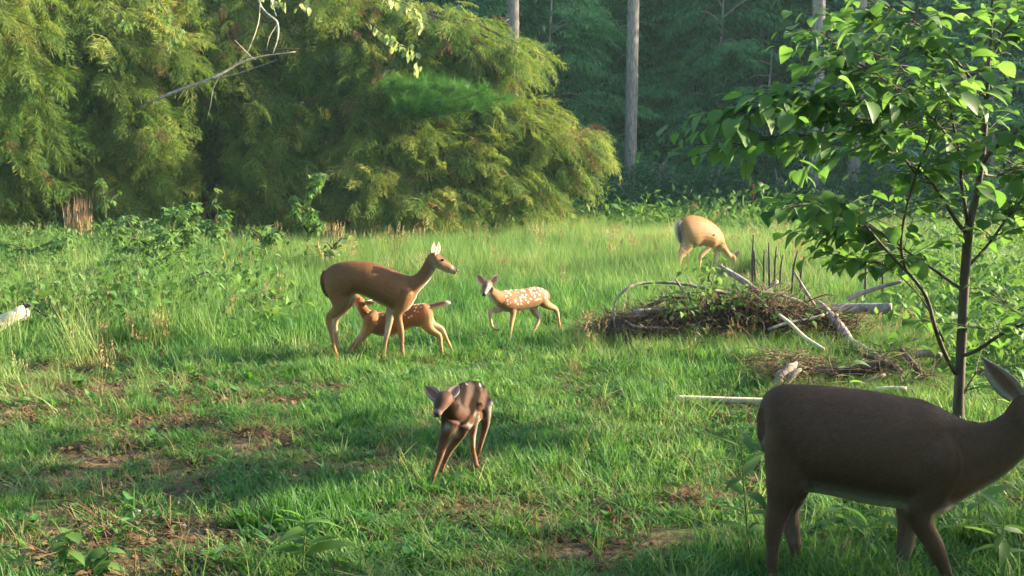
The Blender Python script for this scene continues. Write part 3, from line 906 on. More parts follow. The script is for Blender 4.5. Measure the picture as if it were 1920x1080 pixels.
spots = [(870, 38.5), (1000, 40), (1080, 43), (1320, 41), (1420, 39.5), (1500, 42), (1600, 41), (1700, 39), (1800, 40), (1900, 38), (2010, 37), (940, 46), (1150, 47), (1260, 46), (1380, 47), (1480, 49), (1640, 47), (1760, 46), (1880, 45), (2000, 44),
         (820, 50), (1050, 53), (1210, 54), (1330, 55), (1450, 56), (1570, 55), (1700, 54), (1830, 53), (1960, 52), (700, 44), (560, 42), (400, 40), (250, 41), (100, 38), (-60, 36), (-150, 40)]
for i, (u, D) in enumerate(spots):
    b = P(u + random.uniform(-25, 25), 284, D); b.z = 0
    lab = 'dark leafy tree in the shaded wood behind the clearing'
    if i < 4:
        protos.append(wood_tree(b, random.uniform(9, 11.5), 3.0, 46, lab, 'trees in the shaded wood', 520, .12, sc=(.9, 1.5), spr=7))
    else:
        copy_tree(random.choice(protos), b, random.uniform(0, 6.28))
# low bushes at the wood edge
bush0 = None
for i, (u, D) in enumerate([(1060, 32), (1130, 33), (1240, 34), (1290, 35), (1345, 34.5), (1400, 34), (1460, 33), (1520, 33), (1590, 33.5), (1660, 33), (1740, 32), (1820, 31), (1900, 30), (1980, 29), (1190, 38), (1300, 39), (1440, 38)]):
    b = P(u, 284, D); b.z = 0
    if bush0 is None:
        bush0 = wood_tree(b, 1.5, 1.0, 16, 'low dark bush at the edge of the shaded wood', 'bushes at the wood edge', 150, .025, 'bush', (.4, .75), .1)
        bush0['category'] = 'bush'
    else:
        c = copy_tree(bush0, b, random.uniform(0, 6.28)); c.scale = (random.uniform(.8, 1.3),) * 3
# woods to the right of the view and behind the camera: they shade the wood and the foreground
for i in range(18):
    x, y = random.uniform(17, 32), random.uniform(36, 62)
    copy_tree(random.choice(protos), Vector((x, y, 0)), random.uniform(0, 6.28))
for i, (u, D) in enumerate([(1070, 43), (1395, 42), (1750, 43), (1880, 42), (1270, 50), (1650, 52)]):
    b = P(u, 284, D); b.z = 0
    tall_pine(b, random.uniform(.12, .18), random.uniform(15, 18), 'tall pine deep in the shaded wood', 'pines deep in the wood')
for i in range(5):
    tall_pine(Vector((random.uniform(17, 28), random.uniform(39, 56), 0)), .17, 17, 'tall pine deep in the shaded wood', 'pines deep in the wood')
# trees standing beside the camera, right of the frame: the foreground lies in their shade
for (x, y, h, lab) in ((12.5, 6.0, 9.0, 'broad tree standing beside the clearing that shades the foreground'), (11.5, 1.6, 9.0, 'broad tree standing beside the clearing that shades the foreground'), (18, 8.0, 10.5, 'broad tree standing beside the clearing that shades the foreground'), (17.5, 3.0, 10, 'broad tree standing beside the clearing that shades the foreground')):
    wood_tree(Vector((x, y, 0)), h, 3.2, 44, lab, 'trees shading the foreground', 400, .16, sc=(.9, 1.5), zlow=.8)

for (x, y) in ((-7, -5), (-3, -7.5), (2, -6.5), (6, -6), (10, -8), (-11, -3), (-12, 2), (-1, -12), (7, -13), (-8, -12), (14, -5), (-13.5, 7)):
    copy_tree(random.choice(protos), Vector((x, y, 0)), random.uniform(0, 6.28), 'leafy tree in the wood at the near edge of the clearing')['group'] = 'trees at the near edge'
# ------------------------------------------------------------------ deer
BROWN, TAN, WHITE, DARK, PINK = (0.27, 0.135, 0.058), (0.40, 0.23, 0.11), (0.72, 0.66, 0.56), (0.045, 0.028, 0.02), (0.46, 0.25, 0.18)
RED = (0.24, 0.095, 0.034)
def mixc(a, b, t):
    t = min(1, max(0, t))
    return tuple(p * (1 - t) + q * t for p, q in zip(a, b))
class Animal:
    def __init__(s, D, u0, slope, lat=None, coat=BROWN, back=None, leg=TAN):
        """D: distance at photo column u0; slope: change of distance per metre to the right"""
        s.D, s.u0, s.slope = D, u0, slope
        s.lat = Vector(lat if lat else (-slope, 1, 0)).normalized()   # sideways across the body, away from the camera
        s.coat, s.back, s.legc = coat, back or mixc(coat, DARK, 0.3), leg
        s.comps, s.samples, s.spots = [], [], []
        s.belly = .78
        s.inw, s.fwd = 0.8, Vector((1, 0, 0))
    def depth(s, u):
        return s.D + s.slope * (u - s.u0) / FPX * s.D
    def comp(s, rings, cols):
        n = len(rings[0])
        v, f = [], []
        for r in rings:
            v += list(r)
        m = len(rings)
        for i in range(m - 1):
            for k in range(n):
                k2 = (k + 1) % n
                f.append((i * n + k, i * n + k2, (i + 1) * n + k2, (i + 1) * n + k))
        a, b = len(v), len(v) + 1
        v.append(sum(rings[0], Vector()) / n)
        v.append(sum(rings[-1], Vector()) / n)
        for k in range(n):
            f.append((a, (k + 1) % n, k))
            f.append((b, (m - 1) * n + k, (m - 1) * n + (k + 1) % n))
        s.comps.append((v, f))
        s.samples += [(p, c) for r, cc in zip(rings, cols) for p, c in zip(r, cc)]
    def trunk(s, st, colf, n=24, egg=0.12, sub=3, off=0.0):
        """st rows: top u,v, bottom u,v, half width (m), distance offset"""
        rows = catmull([(r + (0,))[:6] for r in st], sub)
        rings, cols = [], []
        m = len(rows)
        for i, (ut, vt, ub, vb, w, dd) in enumerate(rows):
            D = s.depth((ut + ub) / 2) + dd + off
            top, bot = P(ut, vt, D), P(ub, vb, D)
            c, a = (top + bot) / 2, (top - bot) / 2
            ring, cc = [], []
            for k in range(n):
                th = 2 * math.pi * k / n
                co, si = math.cos(th), math.sin(th)
                ring.append(c + a * co + s.lat * (max(w, 0.005) * si * (1 - egg * co)))
                cc.append(colf(i / (m - 1), co, si))
            rings.append(ring)
            cols.append(cc)
        s.comp(rings, cols)
        return rings
    def limb(s, st, off, off2=None, inner=1, n=12, sub=3, hoof=True, colf=None, flat=0.8):
        """st rows: u, v, radius (m); off: sideways distance at the top, off2 at the foot"""
        off2 = off if off2 is None else off2
        if hoof:          # round the top of the limb off inside the trunk
            (u0, v0, r0), (u1, v1, r1) = st[0], st[1]
            k = r0 * ppm(s.D) / max(1e-6, math.hypot(u1 - u0, v1 - v0))
            st = [(u0 - (u1 - u0) * k * 1.25, v0 - (v1 - v0) * k * 1.25, r0 * 0.25), (u0 - (u1 - u0) * k * 0.75, v0 - (v1 - v0) * k * 0.75, r0 * 0.62)] + [st[0]] + list(st[1:])
        rows = catmull(st, sub)
        m = len(rows)
        ctr = []
        for i, r in enumerate(rows):
            t = i / (m - 1)
            o = off + (off2 - off) * min(1, t * 1.6)
            if hoof:
                o *= 0.35 + 0.65 * float(sm(0, 0.34, t))
            D = s.depth(r[0]) + o * s.lat.y
            ctr.append(P(r[0], r[1], D))
        rings, cols = [], []
        for i, r in enumerate(rows):
            t = i / (m - 1)
            tan = (ctr[min(i + 1, m - 1)] - ctr[max(i - 1, 0)]).normalized()
            a = tan.cross(s.lat).normalized()
            b = a.cross(tan).normalized()
            ring, cc = [], []
            for k in range(n):
                th = 2 * math.pi * k / n
                co, si = math.cos(th), math.sin(th)
                ring.append(ctr[i] + a * (r[2] * co) + b * (r[2] * flat * si))
                if colf:
                    cc.append(colf(t, co, si))
                else:
                    c = mixc(s.coat, s.legc, t * 1.8 + 0.1)
                    inn = si * (1 if b.dot(s.lat) > 0 else -1) * inner
                    c = mixc(c, WHITE, (inn - 0.25) * (s.inw if 0.1 < t < 0.62 else s.inw * .3))
                    if hoof and t > 0.955:
                        c = DARK
                    cc.append(c)
            rings.append(ring)
            cols.append(cc)
        s.comp(rings, cols)
    def ear(s, base, tip, width, face, root, cup=0.35, inside=PINK, outside=None, rim=0.6):
        """leaf-shaped cupped ear; face: direction the hollow looks to"""
        outside = outside or mixc(s.coat, DARK, 0.35)
        ax = tip - base
        L = ax.length
        t_ = ax.normalized()
        nrm = (face - t_ * face.dot(t_)).normalized()
        side = t_.cross(nrm)
        mb = MB()
        nl, nw = 9, 6
        for layer in (0, 1):
            for i in range(nl + 1):
                t = i / nl
                w = width * (0.42 * (1 - t) ** 2 + 1.0 * math.sin(math.pi * (t * 0.86 + 0.10)) ** 0.8 * (1 - t ** 4)) * 0.5
                for j in range(nw + 1):
                    q = j / nw * 2 - 1
                    dz = cup * w * (q * q) - cup * w * 0.8
                    p = base + ax * t + side * (w * q) + nrm * (dz + (0.004 if layer == 0 else -0.004)) - nrm * (0.12 * L * t * t)
                    c = (inside if abs(q) < 0.55 else mixc(inside, WHITE, rim)) if layer == 0 else outside
                    if t > 0.93:
                        c = mixc(c, DARK, 0.7)
                    mb.v.append(tuple(p))
                    mb.c.append(c)
        m = (nl + 1) * (nw + 1)
        I = lambda l, i, j: l * m + i * (nw + 1) + j
        for i in range(nl):
            for j in range(nw):
                mb.f.append((I(0, i, j), I(0, i, j + 1), I(0, i + 1, j + 1), I(0, i + 1, j)))
                mb.f.append((I(1, i, j), I(1, i + 1, j), I(1, i + 1, j + 1), I(1, i, j + 1)))
            mb.f.append((I(0, i, 0), I(0, i + 1, 0), I(1, i + 1, 0), I(1, i, 0)))
            mb.f.append((I(0, i, nw), I(1, i, nw), I(1, i + 1, nw), I(0, i + 1, nw)))
        for j in range(nw):
            mb.f.append((I(0, nl, j), I(0, nl, j + 1), I(1, nl, j + 1), I(1, nl, j)))
        mb.build('ear', MAT['fur'], root)
    def ball(s, name, c, r, mat, root, sc=(1, 1, 1)):
        bm = bmesh.new()
        bmesh.ops.create_uvsphere(bm, u_segments=12, v_segments=8, radius=r)
        mb = MB()
        mb.v = [tuple(Vector((v.co.x * sc[0], v.co.y * sc[1], v.co.z * sc[2])) + c) for v in bm.verts]
        mb.f = [tuple(v.index for v in f.verts) for f in bm.faces]
        bm.free()
        mb.build(name, mat, root)
    def body(s, root, voxel, smooth=6, spot_r=0.0, hair=0.016):
        bm = bmesh.new()
        for v, f in s.comps:
            vs_ = [bm.verts.new(p) for p in v]
            for q in f:
                bm.faces.new([vs_[i] for i in q])
        bmesh.ops.recalc_face_normals(bm, faces=bm.faces[:])
        me = bpy.data.meshes.new('tmp')
        bm.to_mesh(me)
        bm.free()
        tmp = bpy.data.objects.new('tmp', me)
        C.objects.link(tmp)
        md = tmp.modifiers.new('r', 'REMESH')
        md.mode = 'VOXEL'
        md.voxel_size = voxel
        dg = bpy.context.evaluated_depsgraph_get()
        dg.update()
        out = bpy.data.meshes.new_from_object(tmp.evaluated_get(dg))
        bpy.data.objects.remove(tmp)
        n = len(out.vertices)
        co = np.empty(n * 3)
        out.vertices.foreach_get('co', co)
        co = co.reshape(-1, 3)
        ed = np.empty(len(out.edges) * 2, dtype=np.int64)
        out.edges.foreach_get('vertices', ed)
        ed = ed.reshape(-1, 2)
        deg = np.bincount(ed.ravel(), minlength=n)[:, None].clip(1)
        def lap(p):
            acc = np.zeros_like(p)
            np.add.at(acc, ed[:, 0], p[ed[:, 1]])
            np.add.at(acc, ed[:, 1], p[ed[:, 0]])
            return acc / deg - p
        for _ in range(smooth):
            co = co + 0.55 * lap(co)
            co = co - 0.52 * lap(co)
        kd = kdtree.KDTree(len(s.samples))
        for i, (p, c) in enumerate(s.samples):
            kd.insert(p, i)
        kd.balance()
        sc = np.array([c for _, c in s.samples])
        cols = np.empty((n, 3))
        for i in range(n):
            r = kd.find_n(co[i], 5)
            w = np.array([1 / (q[2] + 0.004) ** 2 for q in r])
            cols[i] = (sc[[q[1] for q in r]] * w[:, None]).sum(0) / w.sum()
        for _ in range(2):
            cols = cols + 0.5 * lap(cols)
        if s.spots:
            sp = np.array([tuple(p) for p in s.spots])
            d2 = np.full(n, 9.0)
            for p in sp:
                e = (co - p) * np.array((1.0, 1.0, random.uniform(.8, 1.5)))
                d2 = np.minimum(d2, (e ** 2).sum(1) * random.uniform(1.0, 2.6))
            m = 0.9 - 0.9 * sm(spot_r * 0.55, spot_r * 1.15, np.sqrt(d2))
            cols = cols * (1 - m[:, None]) + np.array((0.8, 0.7, 0.56)) * m[:, None]
        co = co - np.array(root.location)
        out.vertices.foreach_set('co', co.ravel())
        at = out.color_attributes.new('col', 'FLOAT_COLOR', 'POINT')
        at.data.foreach_set('color', np.hstack([cols, np.ones((n, 1))]).astype(np.float32).ravel())
        out.materials.clear()
        out.materials.append(MAT['fur'])
        out.polygons.foreach_set('use_smooth', [True] * len(out.polygons))
        out.name = 'body'
        out.update()
        bo = link(bpy.data.objects.new('body', out), root)
        if hair:          # short coat lying backwards and down along the body
            nv = np.empty(n * 3); out.vertices.foreach_get('normal', nv); nv = nv.reshape(-1, 3)
            ff = -np.array(s.fwd) * .9 + np.array((0, 0, -.55))
            fl = ff[None, :] + rng.normal(0, .16, (n, 3))
            fl -= nv * (fl * nv).sum(1)[:, None]
            fl /= np.linalg.norm(fl, axis=1)[:, None].clip(1e-6)
            bt = np.cross(nv, fl)
            rot = np.array([tuple(Matrix(((a[0], b[0], c[0]), (a[1], b[1], c[1]), (a[2], b[2], c[2]))).to_euler()) for a, b, c in zip(fl, bt, nv)])
            sc = hair * rng.uniform(.7, 1.25, n)
            zr = co[:, 2] + root.location.z
            zm = zr.max()
            sc *= .45 + .55 * sm(.32 * zm, .55 * zm, zr)       # shorter on the legs
            ho = scatter('coat', PC['hair'], co - nv * .001, rot, sc, rng.integers(0, 4, n), root)
            at2 = ho.data.attributes.new('col', 'FLOAT_COLOR', 'POINT')
            at2.data.foreach_set('color', np.hstack([cols, np.ones((n, 1))]).astype(np.float32).ravel())
            kind(ho, 'stuff')
        return bo
    # colours round a section: co = 1 on the back, -1 on the belly
    def c_trunk(s, t, co, si):
        c = mixc(s.coat, s.back, (co - 0.35) * 1.5)
        return mixc(c, WHITE, (-co - s.belly) * 5)
    def c_neck(s, t, co, si):
        c = mixc(s.coat, s.back, (co - 0.4) * 1.2)
        c = mixc(c, TAN, (-co) * 0.5)
        return mixc(c, WHITE, (-co - 0.72) * 5 * (0.4 + t))
    def c_head(s, t, co, si):
        c = mixc(TAN, s.back, (co - 0.1) * 1.0)
        c = mixc(c, WHITE, (-co - 0.35) * 2.2)
        if 0.72 < t < 0.84:
            c = mixc(c, WHITE, 0.45)
        if 0.86 < t:
            c = mixc(DARK, WHITE, (-co - 0.45) * 3)
        return c
    def c_tail(s, t, co, si):
        return mixc(s.coat, DARK, 0.5 + 0.3 * t)
def add_spots(a, rings, rows=((16, 1), (38, 1), (60, 1), (82, 1)), step=2, skip=0, r=0.9):
    n = len(rings[0])
    for (deg, _) in rows:
        for sg in (-1, 1):
            for i in range(2 + skip, len(rings) - 2, step):
                th = R(deg + random.uniform(-8, 8)) * sg
                f = (th / (2 * math.pi) * n) % n
                k = int(f)
                j = min(len(rings) - 2, max(0, i + random.choice((0, 0, 1))))
                p = rings[j][k].lerp(rings[j][(k + 1) % n], f - k).lerp(rings[j + 1][k], random.random() * 0.5)
                if random.random() < r:
                    a.spots.append(p)
def at_depth(a, u, v, dd=0.0):
    return P(u, v, a.depth(u) + dd)

# --- doe standing in the middle, facing right
D0 = G(690, 679).y
A = Animal(D0, 690, -0.05, coat=(0.215, 0.094, 0.033), leg=(0.35, 0.18, 0.075))
root = empty('deer', G(690, 679))
tag(root, 'brown doe standing broadside with raised head while a fawn nurses under her', 'deer', 'does')
A.trunk([(609, 516, 613, 542, .05), (612, 506, 622, 562, .10), (625, 496, 640, 573, .145), (645, 490.5, 658, 562, .16), (668, 489, 668, 551, .16),
         (692, 490.5, 690, 557, .165), (715, 497, 708, 567, .165), (735, 505, 728, 577, .155), (755, 513, 745, 585, .14), (768, 518, 760, 584, .115), (779, 524, 771, 574, .085), (786, 533, 781, 556, .04)], A.c_trunk)
A.trunk([(757, 515, 768, 570, .10), (769, 517.5, 785, 548, .08), (780, 513.5, 798, 534, .062), (789.5, 503, 808, 521, .053), (796, 491, 815, 508, .05), (801, 481, 818, 502, .05)], A.c_neck, n=18)
A.trunk([(803, 478, 815, 499, .045), (809, 474, 820, 503, .058), (819, 474.5, 827, 506, .062), (829, 481, 834, 509.5, .054), (839, 489.5, 842, 511.5, .041), (847.5, 497, 848, 513, .034), (853.5, 502.5, 853, 513, .03), (857.5, 506.5, 856.5, 511.5, .018)], A.c_head, n=18, egg=-0.05)
A.limb([(634, 535, .11), (637, 558, .095), (635, 575, .062), (627, 586, .044), (619, 593, .038), (617.3, 603, .031), (620, 617, .026), (623, 633, .021), (627, 653, .019), (629.5, 664, .022), (631.5, 672, .018), (633.5, 680, .024)], -.085, -.075, 1)
A.limb([(640, 535, .11), (650, 558, .085), (646, 575, .055), (637, 587, .042), (630, 597, .034), (628, 607, .029), (629, 620, .024), (631, 636, .02), (634, 653, .019), (635, 663, .021), (636, 669, .018), (637, 675, .023)], .085, .08, -1)
A.limb([(757, 548, .095), (752, 570, .075), (746, 587, .048), (747, 600, .037), (750, 612, .032), (752, 624, .029), (753.3, 640, .021), (754, 657, .0185), (754.5, 666, .022), (755, 672, .018), (756, 680, .023)], -.085, -.08, 1)
A.limb([(748, 548, .09), (740, 570, .07), (732, 587, .045), (730.5, 600, .036), (728, 613, .031), (726, 624, .027), (723, 638, .02), (721, 653, .018), (720, 661, .021), (719.5, 668, .018), (719, 674, .022)], .085, .08, -1)
A.limb([(612, 508, .028), (608.5, 522, .036), (610.5, 538, .036), (615, 551, .026), (619, 559, .01)], -.01, -.01, hoof=False, colf=A.c_tail)
A.body(root, 0.0085, 7)
fc = Vector((0.75, -0.65, 0.15))
A.ear(at_depth(A, 818, 477.5, -.035), at_depth(A, 824.5, 453.5, -.09), .062, Vector((0.8, -0.6, 0)), root, inside=(0.46, 0.3, 0.24), rim=.4)
A.ear(at_depth(A, 810.5, 477, .03), at_depth(A, 815.5, 453, .07), .058, Vector((0.7, -0.5, 0)), root, inside=(0.3, 0.17, 0.13), rim=.2)  # darker inside than the sunlit near ear: shade put into its colour
A.ball('eye', at_depth(A, 829.5, 487.5, -.052), .0125, MAT['eye'], root, (1.25, .6, 0.9))
A.ball('eye', at_depth(A, 829.5, 487.5, .052), .0125, MAT['eye'], root, (1.25, .6, 0.9))
A.ball('nose', at_depth(A, 856.5, 507, 0), .019, MAT['nose'], root, (0.75, 1.2, 0.8))

# --- fawn nursing behind her
D1 = D0 + 0.26
A = Animal(D1, 740, 0.06, coat=RED, back=(0.22, 0.09, 0.035), leg=(0.42, 0.22, 0.09))
root = empty('deer', G(740, 673))
tag(root, 'spotted fawn nursing under the standing doe with its tail raised', 'deer', 'fawns')
A.fwd = Vector((-1, 0, 0)); A.inw = .5
rg = A.trunk([(683, 589, 688, 614, .05), (689, 581, 697, 624, .075), (702, 585, 708, 629, .085), (722, 584, 724, 631, .092), (745, 580, 744, 627, .092), (765, 573, 764, 617, .088), (783, 569.5, 782, 613, .088), (798, 569, 799, 611, .08), (806, 574, 808, 600, .055), (809.5, 580, 811, 593, .03)], A.c_trunk)
add_spots(A, rg)
A.trunk([(697, 583, 690, 613, .065), (690, 577, 680, 600, .05), (685, 570, 672, 586, .042), (681, 564, 667, 577, .04)], A.c_neck, n=16)
A.trunk([(687, 571, 671, 582, .035), (684, 562, 668, 575, .044), (677, 556, 663, 570, .044), (670, 551.5, 660, 564, .034), (664.5, 549, 657.5, 558, .024), (661, 549, 657, 554, .014)], A.c_head, n=16)
A.limb([(697, 600, .075), (691, 617, .05), (683, 629, .033), (674, 640, .027), (667, 650, .021), (661, 660, .016), (658, 666, .017), (655.5, 671, .017)], -.055, -.06, 1)
A.limb([(695, 600, .07), (688, 616, .048), (679, 628, .032), (669, 638, .025), (661, 648, .02), (654, 657, .016), (651, 663, .017), (648.5, 667.5, .017)], .055, .05, -1)
A.limb([(796, 590, .08), (799, 605, .065), (806, 617, .045), (815, 624, .033), (823, 629, .027), (825.5, 638, .021), (827, 650, .0165), (829, 661, .0165), (831, 667, .018), (833, 673, .018)], -.055, -.06, 1)
A.limb([(797, 588, .075), (803, 600, .058), (811, 609, .042), (820, 613, .032), (828, 617, .026), (833, 626, .021), (838, 637, .0165), (844, 650, .016), (847.5, 658, .018), (850.5, 665, .017)], .06, .06, -1)
A.limb([(802, 575, .024), (813, 574, .027), (824, 571.5, .028), (834, 569, .027), (841, 567.5, .019), (844.5, 567, .007)], 0, 0, hoof=False, colf=lambda t, co, si: mixc(mixc((0.26, 0.12, 0.05), WHITE, 1 if co * -1 > 0.1 else 0), WHITE, (t - 0.62) * 6))
A.body(root, 0.0062, 6, 0.0125, hair=.008)
A.ear(at_depth(A, 684, 568, -.03), at_depth(A, 703, 569, -.09), .05, Vector((0.1, -0.8, -0.5)), root, inside=(0.4, 0.22, 0.15))
A.ear(at_depth(A, 686, 566, .03), at_depth(A, 700, 560, .09), .05, Vector((0.3, 0.4, 0.5)), root, inside=(0.4, 0.22, 0.15))
A.ball('eye', at_depth(A, 673.5, 560, -.042), .009, MAT['eye'], root)
A.ball('eye', at_depth(A, 673.5, 560, .042), .009, MAT['eye'], root)
A.ball('nose', at_depth(A, 659.5, 551.5, 0), .012, MAT['nose'], root)

# --- fawn walking left, looking at the camera
D2 = G(955, 647).y
A = Animal(D2, 955, 0.75, coat=(0.25, 0.12, 0.048), back=(0.20, 0.088, 0.034), leg=(0.48, 0.27, 0.12))
root = empty('deer', G(985, 640))
tag(root, 'spotted fawn walking with one foreleg lifted, ears spread, face turned to us', 'deer', 'fawns')
A.fwd = Vector((-.8, -.6, 0)); A.inw = .5
rg = A.trunk([(932, 556, 932, 574, .045), (938, 547, 939, 582, .07), (950, 544, 952, 585, .085), (964, 543, 966, 584, .09), (978, 542, 980, 581, .09), (992, 539.5, 993, 578, .088), (1005, 537.5, 1006, 574, .085), (1016, 540, 1017, 571, .07), (1022, 546, 1022, 565, .05), (1025, 552, 1025, 560, .02)], A.c_trunk)
add_spots(A, rg, ((10, 1), (32, 1), (54, 1), (76, 1), (94, 1)), 1, 1, 0.75)
A.trunk([(946, 545, 938, 583, .065), (937, 545, 929, 572, .05, -.03), (928, 541, 921, 560, .042, -.07), (922, 535, 916, 553, .04, -.1)], A.c_neck, n=16)
HD = A.depth(915) - .13
st = [(919, 536, .033), (915.5, 533, .044), (912.5, 536, .046), (910.5, 541, .040), (909, 546, .028), (908, 550, .0225), (907.5, 553, .016)]
rows = catmull(st, 3)
dd = np.linspace(0.05, -0.10, len(rows))
rings, cols = [], []
for i, (u, v, r) in enumerate(rows):
    c = P(u, v, HD + dd[i])
    t = i / (len(rows) - 1)
    tn = (P(*rows[min(i + 1, len(rows) - 1)][:2], HD + dd[min(i + 1, len(rows) - 1)]) - P(*rows[max(i - 1, 0)][:2], HD + dd[max(i - 1, 0)])).normalized()
    ax = tn.cross(Vector((0, 0, 1))).normalized(); bx = ax.cross(tn)
    rings.append([c + ax * (r * math.cos(a)) + bx * (r * 0.95 * math.sin(a)) for a in np.linspace(0, 2 * math.pi, 16, endpoint=False)])
    cols.append([(DARK if t > 0.9 else mixc(mixc((0.3, 0.15, 0.06), (0.13, 0.07, 0.04), t * (1.4 if math.sin(a) > 0.2 else 0.2)), WHITE, 0.75 if (math.sin(a) < 0.3 and t > 0.3) else (0.5 if t > 0.3 and math.cos(a) < -.4 else 0))) for a in np.linspace(0, 2 * math.pi, 16, endpoint=False)])
A.comp(rings, cols)
A.limb([(944, 568, .06), (938, 578, .042), (930, 581, .031), (922, 581, .026), (919, 586, .023), (919.5, 595, .0185), (921, 605, .016), (923.5, 612, .017), (929, 616, .017), (936, 619, .017)], .05, .05, -1)
A.limb([(957, 562, .07), (960, 577, .048), (962, 587, .034), (960, 599, .027), (958.5, 609, .024), (957.3, 620, .0185), (956, 633, .016), (955, 639, .018), (953.7, 644, .016), (953, 649, .018)], -.055, -.06, 1)
A.limb([(1012, 556, .075), (1020, 567, .055), (1030, 574, .037), (1038, 577, .029), (1043.5, 583, .026), (1046, 593, .0205), (1048, 604, .0165), (1050.5, 614, .017), (1053, 619, .016), (1055.5, 625, .017)], -.055, -.055, 1)
A.limb([(1003, 560, .07), (1000, 575, .052), (1004, 586, .036), (1010, 594, .028), (1009, 602, .023), (1005, 612, .0175), (999.5, 622, .0165), (996, 629, .017), (993.5, 633, .016), (990.5, 638, .018)], .055, .055, -1)
A.limb([(1020, 546, .02), (1026, 551, .022), (1027.5, 558, .02), (1027, 564, .008)], 0, 0, hoof=False, colf=lambda t, co, si: (0.3, 0.15, 0.06))
A.body(root, 0.0062, 6, 0.0135, hair=.008)
A.ear(P(906.5, 530.5, HD + .02), P(893.5, 514.5, HD + .03), .072, Vector((-0.1, -1, 0.1)), root, inside=(0.36, 0.15, 0.09))
A.ear(P(922, 530.5, HD + .02), P(933, 515, HD + .03), .072, Vector((0.2, -1, 0.1)), root, inside=(0.55, 0.22, 0.13))
A.ball('eye', P(918.3, 537.5, HD - .028), .0098, MAT['eye'], root, (.6, .9, 1))
A.ball('eye', P(905.6, 537.5, HD - .028), .0098, MAT['eye'], root, (.6, .9, 1))
A.ball('nose', P(907.5, 551, HD - .112), .0125, MAT['nose'], root, (1.2, 0.8, .85))

# --- fawn stepping towards the camera, head low
D3 = G(850, 893).y
A = Animal(D3, 868, 0.0, lat=(0.80, 0.60, 0), coat=(0.085, 0.038, 0.02), back=(0.055, 0.027, 0.016), leg=(0.19, 0.085, 0.038))  # coat, back and legs darkened: part of the shade is in the colour
A.slope = 0
root = empty('deer', G(850, 893))
tag(root, 'dark fawn stepping with lowered head and one ear out, rim-lit from the side', 'deer', 'fawns')
A.fwd = Vector((-.6, -.8, 0))
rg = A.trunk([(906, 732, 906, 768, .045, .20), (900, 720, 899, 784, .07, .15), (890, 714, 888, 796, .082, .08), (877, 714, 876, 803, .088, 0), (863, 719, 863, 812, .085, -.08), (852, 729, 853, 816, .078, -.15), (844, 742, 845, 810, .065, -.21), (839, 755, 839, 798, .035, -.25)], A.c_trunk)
add_spots(A, rg, ((14, 1), (40, 1)), 2, 0, 0.12)
def chain(A, st, colf, n=16, sy=1.0):
    rows = catmull(st, 3)
    rings, cols = [], []
    m = len(rows)
    pts = [P(u, v, D) for u, v, D, r in rows]
    for i, (u, v, D, r) in enumerate(rows):
        tn = (pts[min(i + 1, m - 1)] - pts[max(i - 1, 0)]).normalized()
        ax = tn.cross(Vector((0.1, 0.2, 1))).normalized(); bx = ax.cross(tn)
        an = np.linspace(0, 2 * math.pi, n, endpoint=False)
        rings.append([pts[i] + ax * (r * math.cos(a)) + bx * (r * sy * math.sin(a)) for a in an])
        cols.append([colf(i / (m - 1), math.sin(a), math.cos(a)) for a in an])
    A.comp(rings, cols)
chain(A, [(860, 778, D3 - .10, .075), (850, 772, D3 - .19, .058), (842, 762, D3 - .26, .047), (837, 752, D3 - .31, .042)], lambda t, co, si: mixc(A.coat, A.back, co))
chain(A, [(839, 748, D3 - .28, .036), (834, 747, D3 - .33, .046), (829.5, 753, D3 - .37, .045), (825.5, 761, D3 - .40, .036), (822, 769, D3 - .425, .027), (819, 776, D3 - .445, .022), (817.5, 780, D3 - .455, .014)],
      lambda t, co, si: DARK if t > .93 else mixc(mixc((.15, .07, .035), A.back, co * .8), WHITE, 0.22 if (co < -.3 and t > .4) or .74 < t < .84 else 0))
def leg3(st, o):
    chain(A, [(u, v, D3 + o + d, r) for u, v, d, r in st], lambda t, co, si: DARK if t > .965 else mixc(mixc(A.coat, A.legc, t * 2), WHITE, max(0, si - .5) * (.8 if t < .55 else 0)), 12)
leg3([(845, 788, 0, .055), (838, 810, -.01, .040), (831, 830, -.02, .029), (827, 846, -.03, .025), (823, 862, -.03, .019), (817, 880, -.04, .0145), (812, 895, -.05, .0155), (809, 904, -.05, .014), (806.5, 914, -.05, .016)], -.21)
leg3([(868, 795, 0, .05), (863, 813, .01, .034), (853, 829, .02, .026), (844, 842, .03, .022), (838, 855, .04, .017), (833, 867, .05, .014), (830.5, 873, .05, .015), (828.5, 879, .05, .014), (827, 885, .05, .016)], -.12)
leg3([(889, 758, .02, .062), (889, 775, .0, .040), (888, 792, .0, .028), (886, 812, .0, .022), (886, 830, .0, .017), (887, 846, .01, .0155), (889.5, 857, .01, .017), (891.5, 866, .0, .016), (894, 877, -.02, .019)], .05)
leg3([(904, 756, .02, .062), (909, 778, .06, .038), (909.5, 796, .09, .027), (906, 813, .10, .021), (902, 829, .10, .017), (898.5, 843, .11, .015), (896, 853, .11, .016), (893, 861, .10, .015), (889, 868, .09, .017)], .12)
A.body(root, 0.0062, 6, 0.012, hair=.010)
A.ear(P(822, 747, D3 - .32), P(795, 721.5, D3 - .29), .066, Vector((0.35, -1, 0.25)), root, inside=(0.2, 0.1, 0.065), rim=.25)
A.ear(P(843, 744, D3 - .32), P(860.5, 718.5, D3 - .24), .064, Vector((-0.35, -1, 0.2)), root, inside=(0.26, 0.13, 0.08), rim=.35)  # lighter inside and rim than the other ear: sunlight painted in
A.ball('eye', P(836.8, 757, D3 - .39), .0098, MAT['eye'], root)
A.ball('eye', P(819.8, 756, D3 - .38), .0098, MAT['eye'], root)
A.ball('nose', P(817.5, 778.5, D3 - .452), .0125, MAT['nose'], root)

